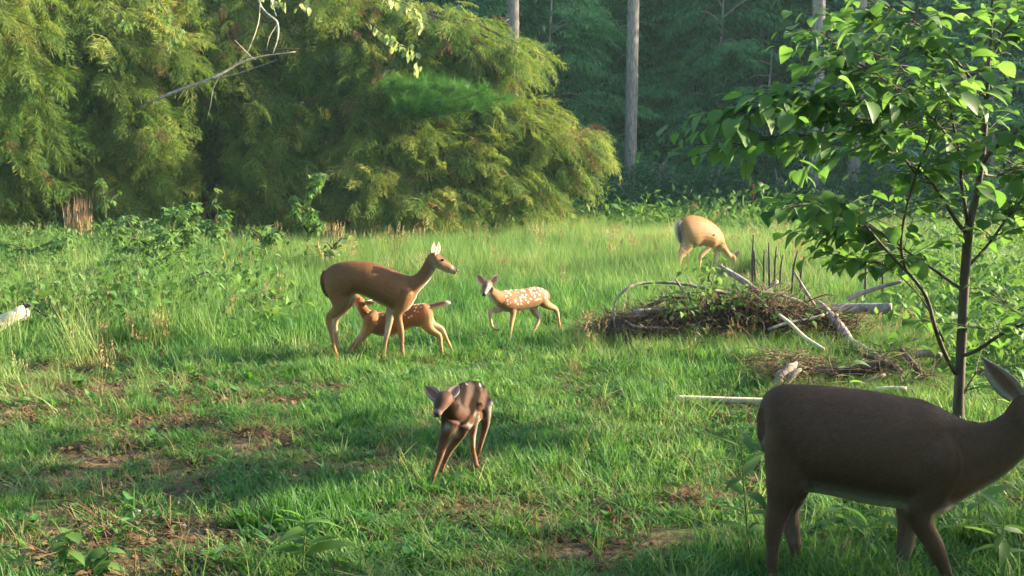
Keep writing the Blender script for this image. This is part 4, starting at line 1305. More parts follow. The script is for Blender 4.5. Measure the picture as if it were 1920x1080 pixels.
# --- doe grazing at the far side of the brush pile
D4 = G(1280, 521).y
A = Animal(D4, 1275, 0.65, coat=(0.42, 0.235, 0.10), back=(0.36, 0.165, 0.06), leg=(0.46, 0.27, 0.13))  # coat lightened: strong sun on her side is also put into the colour
root = empty('deer', G(1290, 519))
tag(root, 'pale sunlit doe grazing with head down beyond the brush pile', 'deer', 'does')
A.fwd = Vector((.8, .6, 0))
A.trunk([(1276, 416, 1278, 440, .07), (1280, 409, 1284, 458, .15), (1291, 404, 1295, 466, .185), (1304, 404, 1305, 462, .195), (1316, 407, 1316, 463, .20), (1328, 413, 1327, 467, .195), (1338, 420, 1336, 466, .16), (1346, 428, 1343, 468, .14), (1351, 436, 1349, 467, .11), (1355, 446, 1353, 463, .05)], A.c_trunk)
A.trunk([(1344, 428, 1341, 464, .12), (1352, 439, 1348, 469, .085), (1358, 453, 1353, 474, .062), (1364, 466, 1358, 481, .052), (1371, 475, 1364, 488, .05)], A.c_neck, n=16)
A.trunk([(1374, 474, 1362, 485, .045), (1379, 481, 1364, 489, .058), (1379, 489, 1366, 494, .055), (1376, 496, 1368, 500, .042), (1374, 503, 1369, 505, .034), (1372, 508, 1370, 509, .02)], A.c_head, n=16)
A.limb([(1291, 432, .12), (1293, 452, .10), (1290, 465, .068), (1282, 475, .05), (1275, 482, .044), (1274, 490, .034), (1273.5, 499, .027), (1272, 509, .023), (1271.5, 514, .025), (1271, 519, .025)], -.09, -.08, 1)
A.limb([(1286, 430, .11), (1284, 450, .085), (1281, 464, .055), (1277, 474, .046), (1276, 481, .038), (1277, 490, .032), (1279, 499, .026), (1280, 507, .023), (1280.5, 512, .025), (1281, 517, .025)], .09, .09, -1)
A.limb([(1336, 440, .10), (1329, 460, .07), (1320, 472, .05), (1314, 480, .042), (1312, 489, .034), (1311, 498, .026), (1310.5, 508, .022), (1310, 513, .024), (1310, 518, .024)], -.09, -.09, 1)
A.limb([(1343, 445, .09), (1343, 462, .06), (1343, 476, .045), (1343.5, 486, .038), (1343.5, 494, .03), (1343, 503, .024), (1342.5, 510, .022), (1342, 515, .024)], .09, .09, -1)
A.limb([(1275, 412, .03), (1271, 422, .05), (1271.5, 437, .052), (1274.5, 449, .038), (1276.5, 456, .012)], -.02, -.02, hoof=False, colf=lambda t, co, si: mixc((0.06, 0.04, 0.03), WHITE, (abs(co) - 0.72) * 6))
A.body(root, 0.0095, 6)
A.ear(at_depth(A, 1378, 482, -.04), at_depth(A, 1386.5, 469, -.11), .075, Vector((0.3, -1, 0.1)), root, inside=(0.42, 0.24, 0.17))
A.ear(at_depth(A, 1370, 478, .04), at_depth(A, 1366, 465, .12), .075, Vector((-0.3, -.5, 0.1)), root, inside=(0.42, 0.24, 0.17))
A.ball('eye', at_depth(A, 1376, 489, -.055), .0125, MAT['eye'], root)
A.ball('eye', at_depth(A, 1376, 489, .055), .0125, MAT['eye'], root)
A.ball('nose', at_depth(A, 1371, 508, 0), .019, MAT['nose'], root)

# --- doe close by at the right edge, in the shade
D5 = 5.45
A = Animal(D5, 1600, -0.02, coat=(0.10, 0.058, 0.028), back=(0.088, 0.045, 0.021), leg=(0.12, 0.07, 0.037))  # coat colour lowered to carry some of the shade she walks in
root = empty('deer', P(1600, 1118, D5))
root.location.z = 0
tag(root, 'large shaded doe walking past the sapling, head turned, one ear up', 'deer', 'does')
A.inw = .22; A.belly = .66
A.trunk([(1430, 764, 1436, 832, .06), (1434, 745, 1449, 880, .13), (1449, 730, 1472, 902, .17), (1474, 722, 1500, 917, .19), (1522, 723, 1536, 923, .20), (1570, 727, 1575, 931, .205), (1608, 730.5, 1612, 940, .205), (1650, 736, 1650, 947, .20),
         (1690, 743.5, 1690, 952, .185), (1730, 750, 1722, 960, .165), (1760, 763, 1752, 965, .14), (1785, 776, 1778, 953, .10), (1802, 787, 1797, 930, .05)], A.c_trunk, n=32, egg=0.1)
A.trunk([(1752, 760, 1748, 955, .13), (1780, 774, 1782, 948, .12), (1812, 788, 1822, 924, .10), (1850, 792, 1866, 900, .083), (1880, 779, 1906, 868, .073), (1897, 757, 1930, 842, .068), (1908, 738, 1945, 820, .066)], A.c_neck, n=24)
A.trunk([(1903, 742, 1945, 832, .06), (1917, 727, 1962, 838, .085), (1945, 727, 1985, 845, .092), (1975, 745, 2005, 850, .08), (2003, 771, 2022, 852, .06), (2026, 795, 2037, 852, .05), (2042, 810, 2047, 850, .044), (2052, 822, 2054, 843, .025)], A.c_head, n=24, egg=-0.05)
A.limb([(1492, 825, .135), (1482, 880, .112), (1472, 912, .085), (1464, 944, .060), (1455, 972, .050), (1451, 994, .044), (1449, 1017, .035), (1448, 1050, .027), (1449.5, 1082, .026), (1452, 1097, .030), (1455, 1110, .026), (1458, 1124, .034)], -.11, -.10, 1, n=16)
A.limb([(1500, 825, .13), (1492, 885, .105), (1484, 925, .070), (1479, 955, .052), (1481, 980, .045), (1487, 1003, .036), (1492, 1032, .029), (1492, 1058, .027), (1489, 1072, .029), (1486, 1082, .026), (1484, 1094, .033)], .11, .11, -1, n=16)
A.limb([(1745, 860, .14), (1735, 915, .11), (1722, 955, .072), (1731, 985, .052), (1745, 1010, .045), (1757, 1033, .041), (1768, 1058, .031), (1778, 1085, .027), (1783, 1100, .030), (1787, 1112, .027), (1792, 1125, .034)], -.11, -.10, 1, n=16)
A.limb([(1728, 860, .13), (1716, 920, .095), (1706, 958, .065), (1702, 985, .048), (1699, 1008, .043), (1696, 1030, .039), (1690, 1052, .030), (1683, 1075, .027), (1679, 1086, .029), (1676, 1094, .026), (1674, 1104, .033)], .11, .11, -1, n=16)
A.limb([(1748, 915, .08), (1764, 935, .06), (1778, 942, .042), (1792, 938, .02)], -.0, 0, hoof=False, colf=lambda t, co, si: (0.2, 0.12, 0.08))
A.limb([(1446, 748, .035), (1441, 775, .045), (1441, 810, .045), (1446, 840, .035), (1452, 862, .012)], -.0, 0, hoof=False, colf=lambda t, co, si: mixc((0.12, 0.07, 0.04), WHITE, (t - .75) * 2))
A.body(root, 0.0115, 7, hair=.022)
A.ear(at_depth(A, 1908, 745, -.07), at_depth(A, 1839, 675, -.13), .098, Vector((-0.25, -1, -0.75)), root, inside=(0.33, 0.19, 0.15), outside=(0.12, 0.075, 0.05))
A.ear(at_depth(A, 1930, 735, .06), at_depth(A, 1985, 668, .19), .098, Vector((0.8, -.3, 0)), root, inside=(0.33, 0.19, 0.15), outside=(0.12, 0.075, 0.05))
A.ball('eye', at_depth(A, 1972, 772, -.082), .016, MAT['eye'], root, (1.2, .6, .9))
A.ball('eye', at_depth(A, 1972, 772, .082), .016, MAT['eye'], root, (1.2, .6, .9))
A.ball('nose', at_depth(A, 2049, 826, 0), .026, MAT['nose'], root, (.75, 1.2, .8))

# features of the head and the coat belong to the body
for r_ in [o for o in C.objects if o.type == 'EMPTY' and o.name.startswith('deer')]:
    kids = [o for o in C.objects if o.parent == r_]
    bd = [o for o in kids if o.name.startswith('body')][0]
    for o in kids:
        if o is not bd:
            o.parent = bd
# ------------------------------------------------------------------ leafy plants with leaf parts
LEAF = {}
def leaf_mesh(kind_, i):
    k = (kind_, i)
    if k not in LEAF:
        mb = MB()
        if kind_ == 'sapling':      # broad heart-shaped leaf
            mb.add(*leaf_shape(0.135, 0.098, 0.16 + .08 * i, 0.15 + 0.14 * i, 7, heart=0.35))
            m = MAT['sap_leaf']
        elif kind_ == 'lance':
            mb.add(*leaf_shape(0.24, 0.062, 0.30, 0.12 + 0.16 * i, 8, serr=0.04))
            m = MAT['sap_leaf']
        elif kind_ == 'pale':
            mb.add(*leaf_shape(0.22, 0.15, 0.15, 0.2 + .1 * i, 5, heart=0.3))
            m = MAT['pale_leaf']
        elif kind_ == 'lobed':      # three-lobed leaf of the seedlings
            for a, l in ((0, 1.0), (0.75, .78), (-0.75, .78)):
                v, f = leaf_shape(0.15 * l, 0.06 * l, 0.1, 0.3 + .12 * i, 3)
                mb.add([Matrix.Rotation(a, 3, 'Z') @ Vector(p) for p in v], f)
            m = MAT['broad_leaf']
        else:
            mb.add(*leaf_shape(0.10, 0.06, 0.2, 0.2 + .12 * i, 5))
            m = MAT['broad_leaf']
        LEAF[k] = mb.mesh('leaf', m)
    return LEAF[k]
def add_leaf(root, kind_, p, d, roll, s):
    o = bpy.data.objects.new('leaf', leaf_mesh(kind_, random.randint(0, 3)))
    o.parent = root
    o.location = Vector(p) - root.location
    o.rotation_euler = rot_towards(d, roll)
    o.scale = (s, s, s)
    C.objects.link(o)
    return o

# --- sapling at the right
SB = G(1797, 797)
D6 = SB.y
root = empty('sapling', SB)
tag(root, 'slender broad-leaved sapling with a dark forking stem behind the shaded doe', 'tree')
def br(rows):
    return [P(u, v, D6 + d) for u, v, d, r in rows], [r for *_, r in rows]
stems = [
    [(1796, 806, 0, .044), (1798, 740, 0, .037), (1803, 640, .02, .0345), (1808, 540, .02, .033), (1814, 450, 0, .032), (1818, 415, 0, .030), (1828, 380, .02, .022), (1838, 325, .03, .022), (1845, 260, .05, .019), (1850, 180, .05, .016), (1856, 90, .05, .012), (1862, -30, .05, .008)],
    [(1840, 310, .03, .017), (1862, 280, -.08, .015), (1890, 262, -.15, .012), (1925, 235, -.25, .009), (1970, 200, -.35, .005)],
    [(1816, 418, 0, .018), (1810, 390, -.05, .015), (1803, 340, -.1, .012), (1797, 280, -.2, .010), (1785, 220, -.3, .007), (1775, 150, -.4, .004)],
    [(1813, 440, 0, .016), (1790, 410, -.05, .014), (1765, 368, -.12, .012), (1740, 335, -.2, .009), (1690, 295, -.35, .006), (1640, 250, -.45, .004)],
    [(1792, 700, 0, .018), (1770, 660, -.05, .016), (1752, 610, -.1, .015), (1738, 560, -.15, .013), (1715, 525, -.2, .012), (1690, 500, -.22, .010), (1650, 455, -.3, .009), (1605, 405, -.4, .007), (1570, 385, -.5, .005), (1525, 385, -.6, .003)],
    [(1700, 510, -.21, .009), (1690, 470, -.24, .010), (1692, 430, -.25, .009), (1702, 380, -.27, .009), (1720, 320, -.3, .008), (1735, 285, -.3, .007), (1755, 220, -.3, .005), (1770, 140, -.3, .003)],
    [(1716, 325, -.3, .008), (1680, 275, -.4, .007), (1640, 230, -.5, .006), (1605, 200, -.6, .005), (1560, 185, -.7, .004), (1490, 175, -.85, .003), (1400, 210, -1.0, .002)],
    [(1806, 545, 0, .012), (1760, 512, .1, .010), (1715, 482, .2, .008), (1680, 455, .3, .006), (1630, 420, .4, .004), (1560, 370, .5, .003)],
    [(1810, 505, 0, .012), (1850, 462, .1, .010), (1895, 400, .2, .008), (1935, 350, .3, .006)],
    [(1804, 668, 0, .013), (1835, 655, -.1, .013), (1865, 635, -.15, .012), (1900, 615, -.25, .010), (1950, 600, -.3, .008)],
    [(1850, 185, .05, .011), (1815, 140, -.1, .009), (1770, 90, -.25, .007), (1720, 45, -.4, .005), (1660, 10, -.55, .003)],
    [(1853, 120, .05, .010), (1885, 60, .1, .008), (1920, 10, .2, .006)],
    [(1797, 280, -.2, .008), (1760, 235, -.35, .007), (1720, 190, -.5, .006), (1660, 150, -.65, .004), (1600, 110, -.75, .003), (1560, 70, -.8, .002)],
    [(1838, 325, .03, .010), (1870, 330, .2, .008), (1910, 310, .3, .006), (1960, 300, .4, .004)],
    [(1796, 770, .02, .008), (1812, 730, .05, .007), (1830, 700, .1, .006), (1848, 690, .12, .003)],
    [(1690, 470, -.24, .007), (1640, 430, -.1, .006), (1610, 425, .1, .005), (1580, 435, .2, .004), (1550, 440, .3, .003)],
    [(1770, 640, -.05, .007), (1735, 570, .2, .006), (1690, 520, .3, .005), (1650, 495, .35, .004), (1615, 490, .4, .003)],
    [(1845, 250, .05, .008), (1790, 200, .3, .006), (1720, 150, .5, .005), (1640, 90, .7, .004), (1600, 20, .8, .003)],
    [(1640, 230, -.5, .005), (1580, 250, -.65, .004), (1510, 255, -.8, .003), (1440, 262, -.9, .002), (1395, 270, -1.0, .002)],
    [(1842, 300, .03, .009), (1800, 250, .35, .006), (1740, 240, .6, .005), (1670, 260, .8, .004), (1600, 280, .9, .003)],
]
sap_parts = []
for si, st in enumerate(stems):
    pt, rd = br(st)
    mb = MB()
    mb.add(*tube(pt, rd, 10 if si == 0 else 8, 3, .03))
    sap_parts.append(mb.build('branch' if si else 'stem', MAT['sap_bark'], root))
# side twigs carry the leaves
leaves = []
twigs = MB()
dens = {0: 30, 1: 30, 2: 22, 3: 26, 4: 36, 5: 24, 6: 74, 7: 32, 8: 44, 9: 30, 10: 42, 11: 32, 12: 56, 13: 44, 14: 6, 15: 26, 16: 22, 17: 36, 18: 28, 19: 26}
for si, st in enumerate(stems):
    rows = catmull([(*P(u, v, D6 + d), u, v) for u, v, d, r in st], 6)
    m = len(rows)
    lo = {0: .55, 4: .55, 9: .45, 5: .3, 6: .1, 12: .1, 8: .3}.get(si, .25)
    for k in range(dens[si]):
        t = lo + (1 - lo) * random.random() ** .8
        j = min(m - 2, int(t * (m - 1)))
        p = Vector(rows[j][:3]).lerp(Vector(rows[j + 1][:3]), random.random())
        d = (Vector(rows[j + 1][:3]) - Vector(rows[j][:3])).normalized()
        out = d + Vector((random.gauss(0, .75), random.gauss(0, .75), random.gauss(.0, .28)))
        out.z *= .5
        out.normalize()
        nl = random.choice((1, 2, 3, 4, 5))
        L = 0.115 * nl + random.uniform(0, .08)
        q = p + out * L + Vector((0, 0, -.05 * L))
        tp_ = cam.matrix_basis.inverted() @ q
        uu, vv = 960 - FPX * tp_.x / tp_.z, 540 + FPX * tp_.y / tp_.z
        if uu < 1470 and vv > 400:      # no twigs on this side of the tree, low down
            continue
        twigs.add(*tube([p, p.lerp(q, .5) + Vector((0, 0, .02)), q], [.0032, .0025, .0014], 4, 2))
        for i in range(nl):
            b_ = p.lerp(q, (i + 1) / nl)
            side = out.cross(Vector((0, 0, 1))).normalized() * (1 if i % 2 else -1)
            ld = (out * random.uniform(.3, 1) + side * random.uniform(.2, .9) + Vector((0, 0, random.uniform(-.65, .05)))).normalized()
            leaves.append((b_, ld, random.uniform(-.5, .5), random.uniform(.45, 1.2), si))
kind(twigs.build('twigs', MAT['sap_bark'], root), 'stuff')
leaves.sort(key=lambda q: q[0].y - 3.0 * q[3])
for q in leaves[:298]:
    add_leaf(root, 'sapling', *q[:4]).parent = sap_parts[q[4]]
mb = MB()
for p, d, roll, s, _ in leaves[298:]:
    M = Matrix.Translation(p) @ Euler(rot_towards(d, roll)).to_matrix().to_4x4() @ Matrix.Scale(s, 4)
    place(mb, leaf_shape(0.135, 0.098, random.uniform(.16, .4), random.uniform(.15, .55), 6, heart=.35), M)
kind(mb.build('foliage', MAT['sap_leaf'], root), 'stuff')

# --- weeds: stem with leaf pairs
def weed(name, label, base, pts, leafspec, lk, rad=.005, cat='plant', group=None, bare_to=0.0):
    """pts: world stem points; leafspec: (n, scale, spread)"""
    root = empty(name, base)
    tag(root, label, cat, group)
    mb = MB()
    mb.add(*tube(pts, np.linspace(rad, rad * .4, len(pts)), 5, 3))
    mb.build('stem', MAT['stem'], root)
    rows = catmull([tuple(p) for p in pts], 6)
    m = len(rows)
    n, sc, up = leafspec
    for i in range(n):
        t = bare_to + (1 - bare_to) * ((i // 2 + .5) / max(1, (n + 1) // 2))
        j = min(m - 1, int(t * (m - 1)))
        a = (i // 2) * 2.4 + (i % 2) * math.pi + random.gauss(0, .3)
        d = Vector((math.cos(a), math.sin(a), up + random.gauss(0, .25)))
        add_leaf(root, lk, rows[j], d, random.gauss(0, .3), sc * random.uniform(.7, 1.15) * (1.1 - .35 * t))
    return root
def stalk(u0, v0, rows, extra=0.0):
    """stem from the ground under (u0,v0) through photo points at that distance"""
    b = G(u0, v0)
    return b, [b + Vector((0, 0, -.02))] + [P(u, v, b.y + extra * i) for i, (u, v) in enumerate(rows)]
def W(label, u0, v0, rows, n, sc, up, lk='lance', rad=.005, name='weed', group=None, bare_to=.25):
    b, pts = stalk(u0, v0, rows)
    return weed(name, label, b, pts, (n, sc, up), lk, rad, 'plant', group, bare_to)
W('broad-leaved weed with upright lance leaves in the shaded grass at the bottom', 566, 1074, [(570, 1030), (573, 990), (572, 965)], 12, .95, .55)
W('tall weed with large pointed leaves standing beside the shaded doe\'s rump', 1408, 1052, [(1400, 980), (1392, 880), (1390, 800)], 14, 1.0, .25)
W('bright weed with a pair of upright leaves above the shaded doe\'s back', 1592, 775, [(1592, 735), (1593, 700), (1593, 672)], 10, .85, .3, bare_to=.3)
W('weed with drooping pointed leaves under the shaded doe\'s belly', 1600, 1010, [(1590, 985), (1580, 960), (1578, 945)], 10, .9, .0)
W('second weed with drooping pointed leaves under the shaded doe\'s belly, nearer her forelegs', 1672, 1010, [(1668, 985), (1664, 965), (1662, 950)], 9, .9, .0)
W('leafy weed in front of the shaded doe\'s forelegs', 1838, 1020, [(1838, 985), (1835, 945), (1832, 915)], 12, .9, .1)
W('low leafy weed beyond the shaded doe\'s forelegs', 1880, 1060, [(1878, 1030), (1880, 1000), (1882, 980)], 12, .85, .1)
W('weed sprouting right of the sapling stem under its bent lower branch', 1870, 760, [(1866, 735), (1868, 715)], 10, .7, .2)
W('dark leafy weed in the bottom corner shade beside a taller one', 40, 1076, [(36, 1050), (34, 1020), (30, 1000)], 12, .75, .1, 'round')
W('taller dark leafy weed in the bottom corner shade', 120, 1078, [(124, 1040), (130, 1010), (132, 990)], 14, 1.3, .05, 'round')
W('dark weed with wide leaves bordering the bottom corner shade', 205, 1076, [(204, 1050), (200, 1030)], 10, 1.2, .05, 'round')
W('thin forked weed with few leaves in the bottom shade', 902, 1074, [(912, 1040), (926, 1010), (944, 985)], 5, .55, .2, bare_to=.5)
W('low weed with small broad leaves in front of the dark fawn', 1010, 930, [(1012, 915), (1016, 900)], 9, .55, .1, 'round', bare_to=.1)
W('low broad-leaved weed in the shade ahead of the dark fawn', 850, 1010, [(852, 998), (856, 985)], 9, .6, .15, 'round', bare_to=.1)
W('small lance-leaved weed in the worn brown patch', 512, 905, [(514, 885), (520, 862)], 8, .6, .35)
for i, (u, v, h) in enumerate(((70, 800, 35), (95, 690, 30), (365, 690, 28), (300, 720, 26), (250, 650, 30), (640, 760, 24), (460, 640, 30))):
    W('small round-leaved weed scattered in the grass of the left bank', u, v, [(u + 2, v - h * .5), (u + 3, v - h)], 8, .7, .2, 'round', group='small weeds on the left bank', bare_to=.1)
# dry bent stalks in the near grass
for i, (u, v, rows) in enumerate(((1320, 925, [(1302, 885), (1288, 860), (1272, 853)]), (1085, 860, [(1105, 810), (1130, 760), (1155, 738)]), (250, 1078, [(254, 1050), (252, 1025)]), (1418, 1075, [(1410, 1030), (1404, 990)]), (330, 860, [(320, 830), (300, 810)]))):
    b, pts = stalk(u, v, rows)
    mb = MB(); r_ = empty('dry_stalk', b); mb.add(*tube(pts, np.linspace(.005, .002, len(pts)), 5, 3)); mb.build('stem', MAT['dry'], r_)
    nb = MB(); nb.add(*tube([pts[-1], pts[-1] + Vector((.02, 0, .02)), pts[-1] + Vector((.045, 0, .02))], [.003, .006, .001], 5, 2)); nb.build('seed_head', MAT['dry'], r_)
    tag(r_, ('bent pale grass stalk left of the tall weed by the doe', 'leaning pale grass stalk in the bright grass right of the dark fawn', 'short pale stalk at the bottom left of the lance-leaved weed', 'thin pale stalk at the foot of the tall weed by the doe', 'curved dry stalk in the worn left grass')[i], 'plant')

# --- leafy seedlings at the left wood edge
def seedling(label, u, v, top, n, sc, spread, D=None, lk='lobed', name='shrub', branches=5):
    b = G(u, v) if D is None else Vector((P(u, v, D).x, D, 0))
    root = empty(name, b)
    tag(root, label, 'shrub')
    tp = P(*top, b.y)
    H = tp.z
    mb = MB()
    stems_ = [[b + Vector((0, 0, -.03)), b.lerp(tp, .5) + Vector((.02, 0, 0)), tp]]
    for i in range(branches):
        a = random.uniform(0, 6.28); z = random.uniform(.25, .8)
        p0 = b.lerp(tp, z); p1 = p0 + Vector((math.cos(a) * spread, math.sin(a) * spread, H * .2))
        stems_.append([p0, p0.lerp(p1, .5) + Vector((0, 0, .05)), p1])
    for st in stems_:
        mb.add(*tube(st, [.011, .008, .003], 5, 3))
    mb.build('stem', MAT['sap_bark'], root)
    for i in range(n):
        st = random.choice(stems_)
        rows = catmull([tuple(p) for p in st], 6)
        t = random.uniform(.3, 1)
        p = rows[min(12, int(t * 12))]
        a = random.uniform(0, 6.28)
        add_leaf(root, lk, Vector(p) + Vector((random.gauss(0, .03), random.gauss(0, .03), random.gauss(0, .03))), Vector((math.cos(a), math.sin(a), random.uniform(-.6, .3))), random.gauss(0, .4), sc * random.uniform(.6, 1.15))
    return root
seedling('bushy seedling with drooping star-shaped leaves in front of the dark hollow', 408, 500, (405, 345), 130, 1.15, .26)
seedling('tall thin seedling with lit drooping leaves at the cedar edge', 575, 510, (575, 308), 130, 1.05, .28, branches=9)
seedling('leafy bright green shrub left of the dark hollow', 315, 520, (325, 378), 170, 1.05, .45, branches=10)
seedling('low broad leafy shrub spilling into the grass below the hollow', 300, 560, (285, 430), 170, 1.0, .55, branches=11)
seedling('shrub with round leaves beside the rusty straw tuft', 205, 490, (190, 330), 55, 1.0, .35)
seedling('small leafy shrub left of the rusty straw tuft', 105, 480, (100, 350), 45, .95, .3)
seedling('broad leafy bush right of the rusty straw tuft, in front of the drooping cedar', 250, 500, (245, 395), 140, 1.1, .45, branches=9)
seedling('leafy bush with reddish stems between the two tall seedlings', 490, 520, (488, 420), 110, .95, .35, branches=8)
seedling('sprawling leafy bush in long grass behind the fallen white log', 60, 540, (70, 445), 150, 1.05, .55, branches=10)
seedling('low leafy bush in long grass below the rusty straw tuft', 180, 575, (175, 490), 130, .9, .5, branches=10)
seedling('bright leafy bush beyond the sapling, under its bent lower branch', 1885, 640, (1885, 520), 150, .8, .4, branches=10, lk='round')
seedling('pale yellow-green low plant at the cedar foot', 625, 520, (625, 440), 40, .8, .25, lk='pale')
seedling('viny green plant climbing in the long grass near the low broad shrub', 345, 600, (350, 500), 80, .7, .45, lk='round', branches=8)
seedling('low leafy plant in the grass left of the standing doe', 480, 610, (470, 545), 50, .7, .35, lk='round', branches=6)

# --- sunlit leafy vine sprays hanging from the cedars
def spray(label, rows, n, sc, lk):
    pts = [P(*r) for r in rows]
    root = empty('vine', pts[0])
    tag(root, label, 'vine')
    mb = MB(); mb.add(*tube(pts, np.linspace(.012, .004, len(pts)), 5, 3)); mb.build('stem', MAT['sap_bark'], root)
    rr = catmull([tuple(p) for p in pts], 8)
    for i in range(n):
        p = Vector(rr[random.randrange(len(rr))]) + Vector((random.gauss(0, .06), random.gauss(0, .06), random.gauss(-.03, .06)))
        add_leaf(root, lk, p, Vector((random.gauss(0, .6), random.gauss(0, .6), -.8)), random.gauss(0, .5), sc * random.uniform(.6, 1.1))
spray('pale sunlit vine hanging across the cedar above the pine bough', [(690, 40, 24.6), (720, 62, 24.2), (750, 85, 24), (775, 95, 23.9), (785, 128, 23.8)], 46, .8, 'pale')
spray('short pale vine dangling from the cedar top beside the pale one', [(730, -10, 24.8), (755, 5, 24.6), (780, 20, 24.4), (788, 38, 24.3)], 26, .8, 'pale')
spray('whitish leaves hanging by the dead twigs of the bare cedar', [(490, -12, 24.6), (520, 2, 24.4), (550, 5, 24.2), (580, 8, 24.2)], 20, .7, 'pale')
spray('green vine leaves trailing down the drooping cedar', [(290, -10, 23.6), (315, 30, 23.4), (330, 60, 23.3), (318, 85, 23.2)], 32, .85, 'lobed')
spray('green vine along the bough of the drooping cedar', [(200, 10, 23.2), (225, 25, 23), (240, 45, 23), (270, 30, 23.1)], 26, .8, 'lobed')

# --- rusty straw tuft under the left cedar
b = G(150, 488)
root = empty('straw_tuft', b)
tag(root, 'upright tuft of rusty straw lit by the sun under the left cedars', 'dry grass')
mb = MB()
for i in range(170):
    a, r = random.uniform(0, 6.28), .26 * math.sqrt(random.random())
    n0 = len(mb.v)
    blade(mb, b.x + r * math.cos(a), b.y + .5 * r * math.sin(a), random.uniform(.7, 1.3) * (1.1 - r), random.uniform(.014, .03), random.uniform(0, 6.28), random.uniform(0, .10), .02)
kind(mb.build('straw', MAT['rust'], root), 'stuff')
# ------------------------------------------------------------------ brush pile and dead wood
MC = G(1330, 655)                     # middle of the pile on the ground
MY = MC.y + .35
def mound(x, y):
    """height of the heaped twigs"""
    dx, dy = (x - MC.x) / .95, (y - MY) / .5
    d2 = (x - MC.x - .95) / .55, (y - MY - .1) / .4
    return (.5 + vnoise(x, y, .45, 12)) * .34 * np.exp(-(dx * dx + dy * dy) * 1.2) + .22 * np.exp(-(d2[0] ** 2 + d2[1] ** 2) * 1.3)
root = empty('brush_pile', Vector((MC.x, MY, 0)))
tag(root, 'heap of brown dead twigs and needles overgrown with vines in the clearing', 'brush pile')
mb = MB()
nx, ny = 26, 18
for j in range(ny + 1):
    for i in range(nx + 1):
        x, y = MC.x - 1.9 + 4.4 * i / nx, MY - 1.1 + 2.2 * j / ny
        z = float(mound(x, y)) * .85 - .06 + random.uniform(-.02, .02)
        mb.v.append((x, y, z))
for j in range(ny):
    for i in range(nx):
        a = j * (nx + 1) + i
        mb.f.append((a, a + 1, a + nx + 2, a + nx + 1))
kind(mb.build('needle_heap', MAT['dark_wood'], root), 'stuff')
n = 420
x = MC.x + rng.uniform(-1.3, 1.8, n); y = MY + rng.normal(0, .36, n)
h = mound(x, y)
k = h > .07
x, y, h = x[k], y[k], h[k]
n = len(x)
o = scatter('twigs', PC['twigs'], np.stack([x - MC.x, y - MY, h * rng.uniform(.6, 1.05, n)], 1), np.stack([rng.normal(0, .3, n), rng.normal(0, .3, n), rng.uniform(0, 6.28, n)], 1), rng.uniform(.6, 1.3, n), rng.integers(0, 4, n), root)
kind(o, 'stuff')
# stems of vine with leaves over the heap
def heap_vine(label, u, v, n, su, sv):
    b = P(u, v, MY - .15)
    root = empty('vine', b)
    tag(root, label, 'vine')
    mb = MB()
    for i in range(5):
        p0 = b + Vector((random.gauss(0, su * .5), random.gauss(0, .12), random.gauss(0, sv * .4))); p1 = p0 + Vector((random.gauss(0, su), random.gauss(0, .15), random.gauss(0, sv)))
        mb = MB()
        mb.add(*tube([p0, p0.lerp(p1, .5) + Vector((0, 0, .04)), p1], [.004, .004, .002], 4, 2))
        mb.build('stem', MAT['stem'], root)
    for i in range(n):
        p = b + Vector((random.gauss(0, su), random.gauss(0, .16), random.gauss(0, sv)))
        a = random.uniform(0, 6.28)
        add_leaf(root, 'round', p, Vector((math.cos(a), math.sin(a) - .4, random.uniform(-.7, .2))), random.gauss(0, .5), random.uniform(.5, .95))
heap_vine('vine with small bright leaves over the left side of the heap', 1290, 560, 110, .18, .08)
heap_vine('upright leafy vine in front of the grazing doe', 1335, 500, 50, .09, .14)
heap_vine('vine with yellowing leaves over the top of the heap', 1400, 570, 110, .22, .10)
heap_vine('dark green vine at the left flank of the heap', 1265, 580, 40, .1, .07)
heap_vine('leafy vine trailing down the front of the heap', 1345, 605, 100, .3, .07)
heap_vine('small-leaved vine over the right end of the heap', 1480, 590, 90, .24, .05)
heap_vine('low vine leaves behind the shaded doe\'s back', 1560, 640, 60, .3, .05)
x = MC.x + rng.uniform(-1.5, 2.4, 700); y = MY - .3 + rng.normal(0, .42, 700)
o = put('heap_grass', 'tall', x, y, .45, .8, 6, 'long grass growing up through the brush heap', 'grass', .75, zoff=.02)
x = MC.x + rng.uniform(-1.4, 2.0, 22); y = MY - .3 + rng.normal(0, .35, 22)
o = put('heap_stalks', 'seed', x, y, .5, .9, 4, 'thin tan stalks standing in the brush heap', 'grass', .8, zoff=.02)
x = rng.uniform(P(1440, 700, 9.9).x, P(1800, 700, 9.9).x, 300); y = 9.9 + rng.normal(.3, .6, 300)
o = put('log_grass', 'tall', x, y, .35, .6, 6, 'long grass growing between the fallen logs behind the shaded doe', 'grass', .7)
def stick(label, rows, mat='dead_wood', name='dead_branch', knots=(), cat='branch', wob=.06, n=9):
    """rows: u, v, distance, radius"""
    pts = [P(u, v, D) for u, v, D, r in rows]
    base = min(pts, key=lambda p: p.z).copy()
    root = empty(name, base)
    tag(root, label, cat)
    mb = MB(); mb.add(*tube(pts, [r[3] for r in rows], n, 4, wob)); mb.build('wood', MAT[mat], root)
    kb = MB()
    for rows2 in knots:
        kb = MB(); kb.add(*tube([P(u, v, D) for u, v, D, r in rows2], [r[3] for r in rows2], 6, 3, .05)); kb.build('side_branch', MAT[mat], root)
    return root
y_ = MY
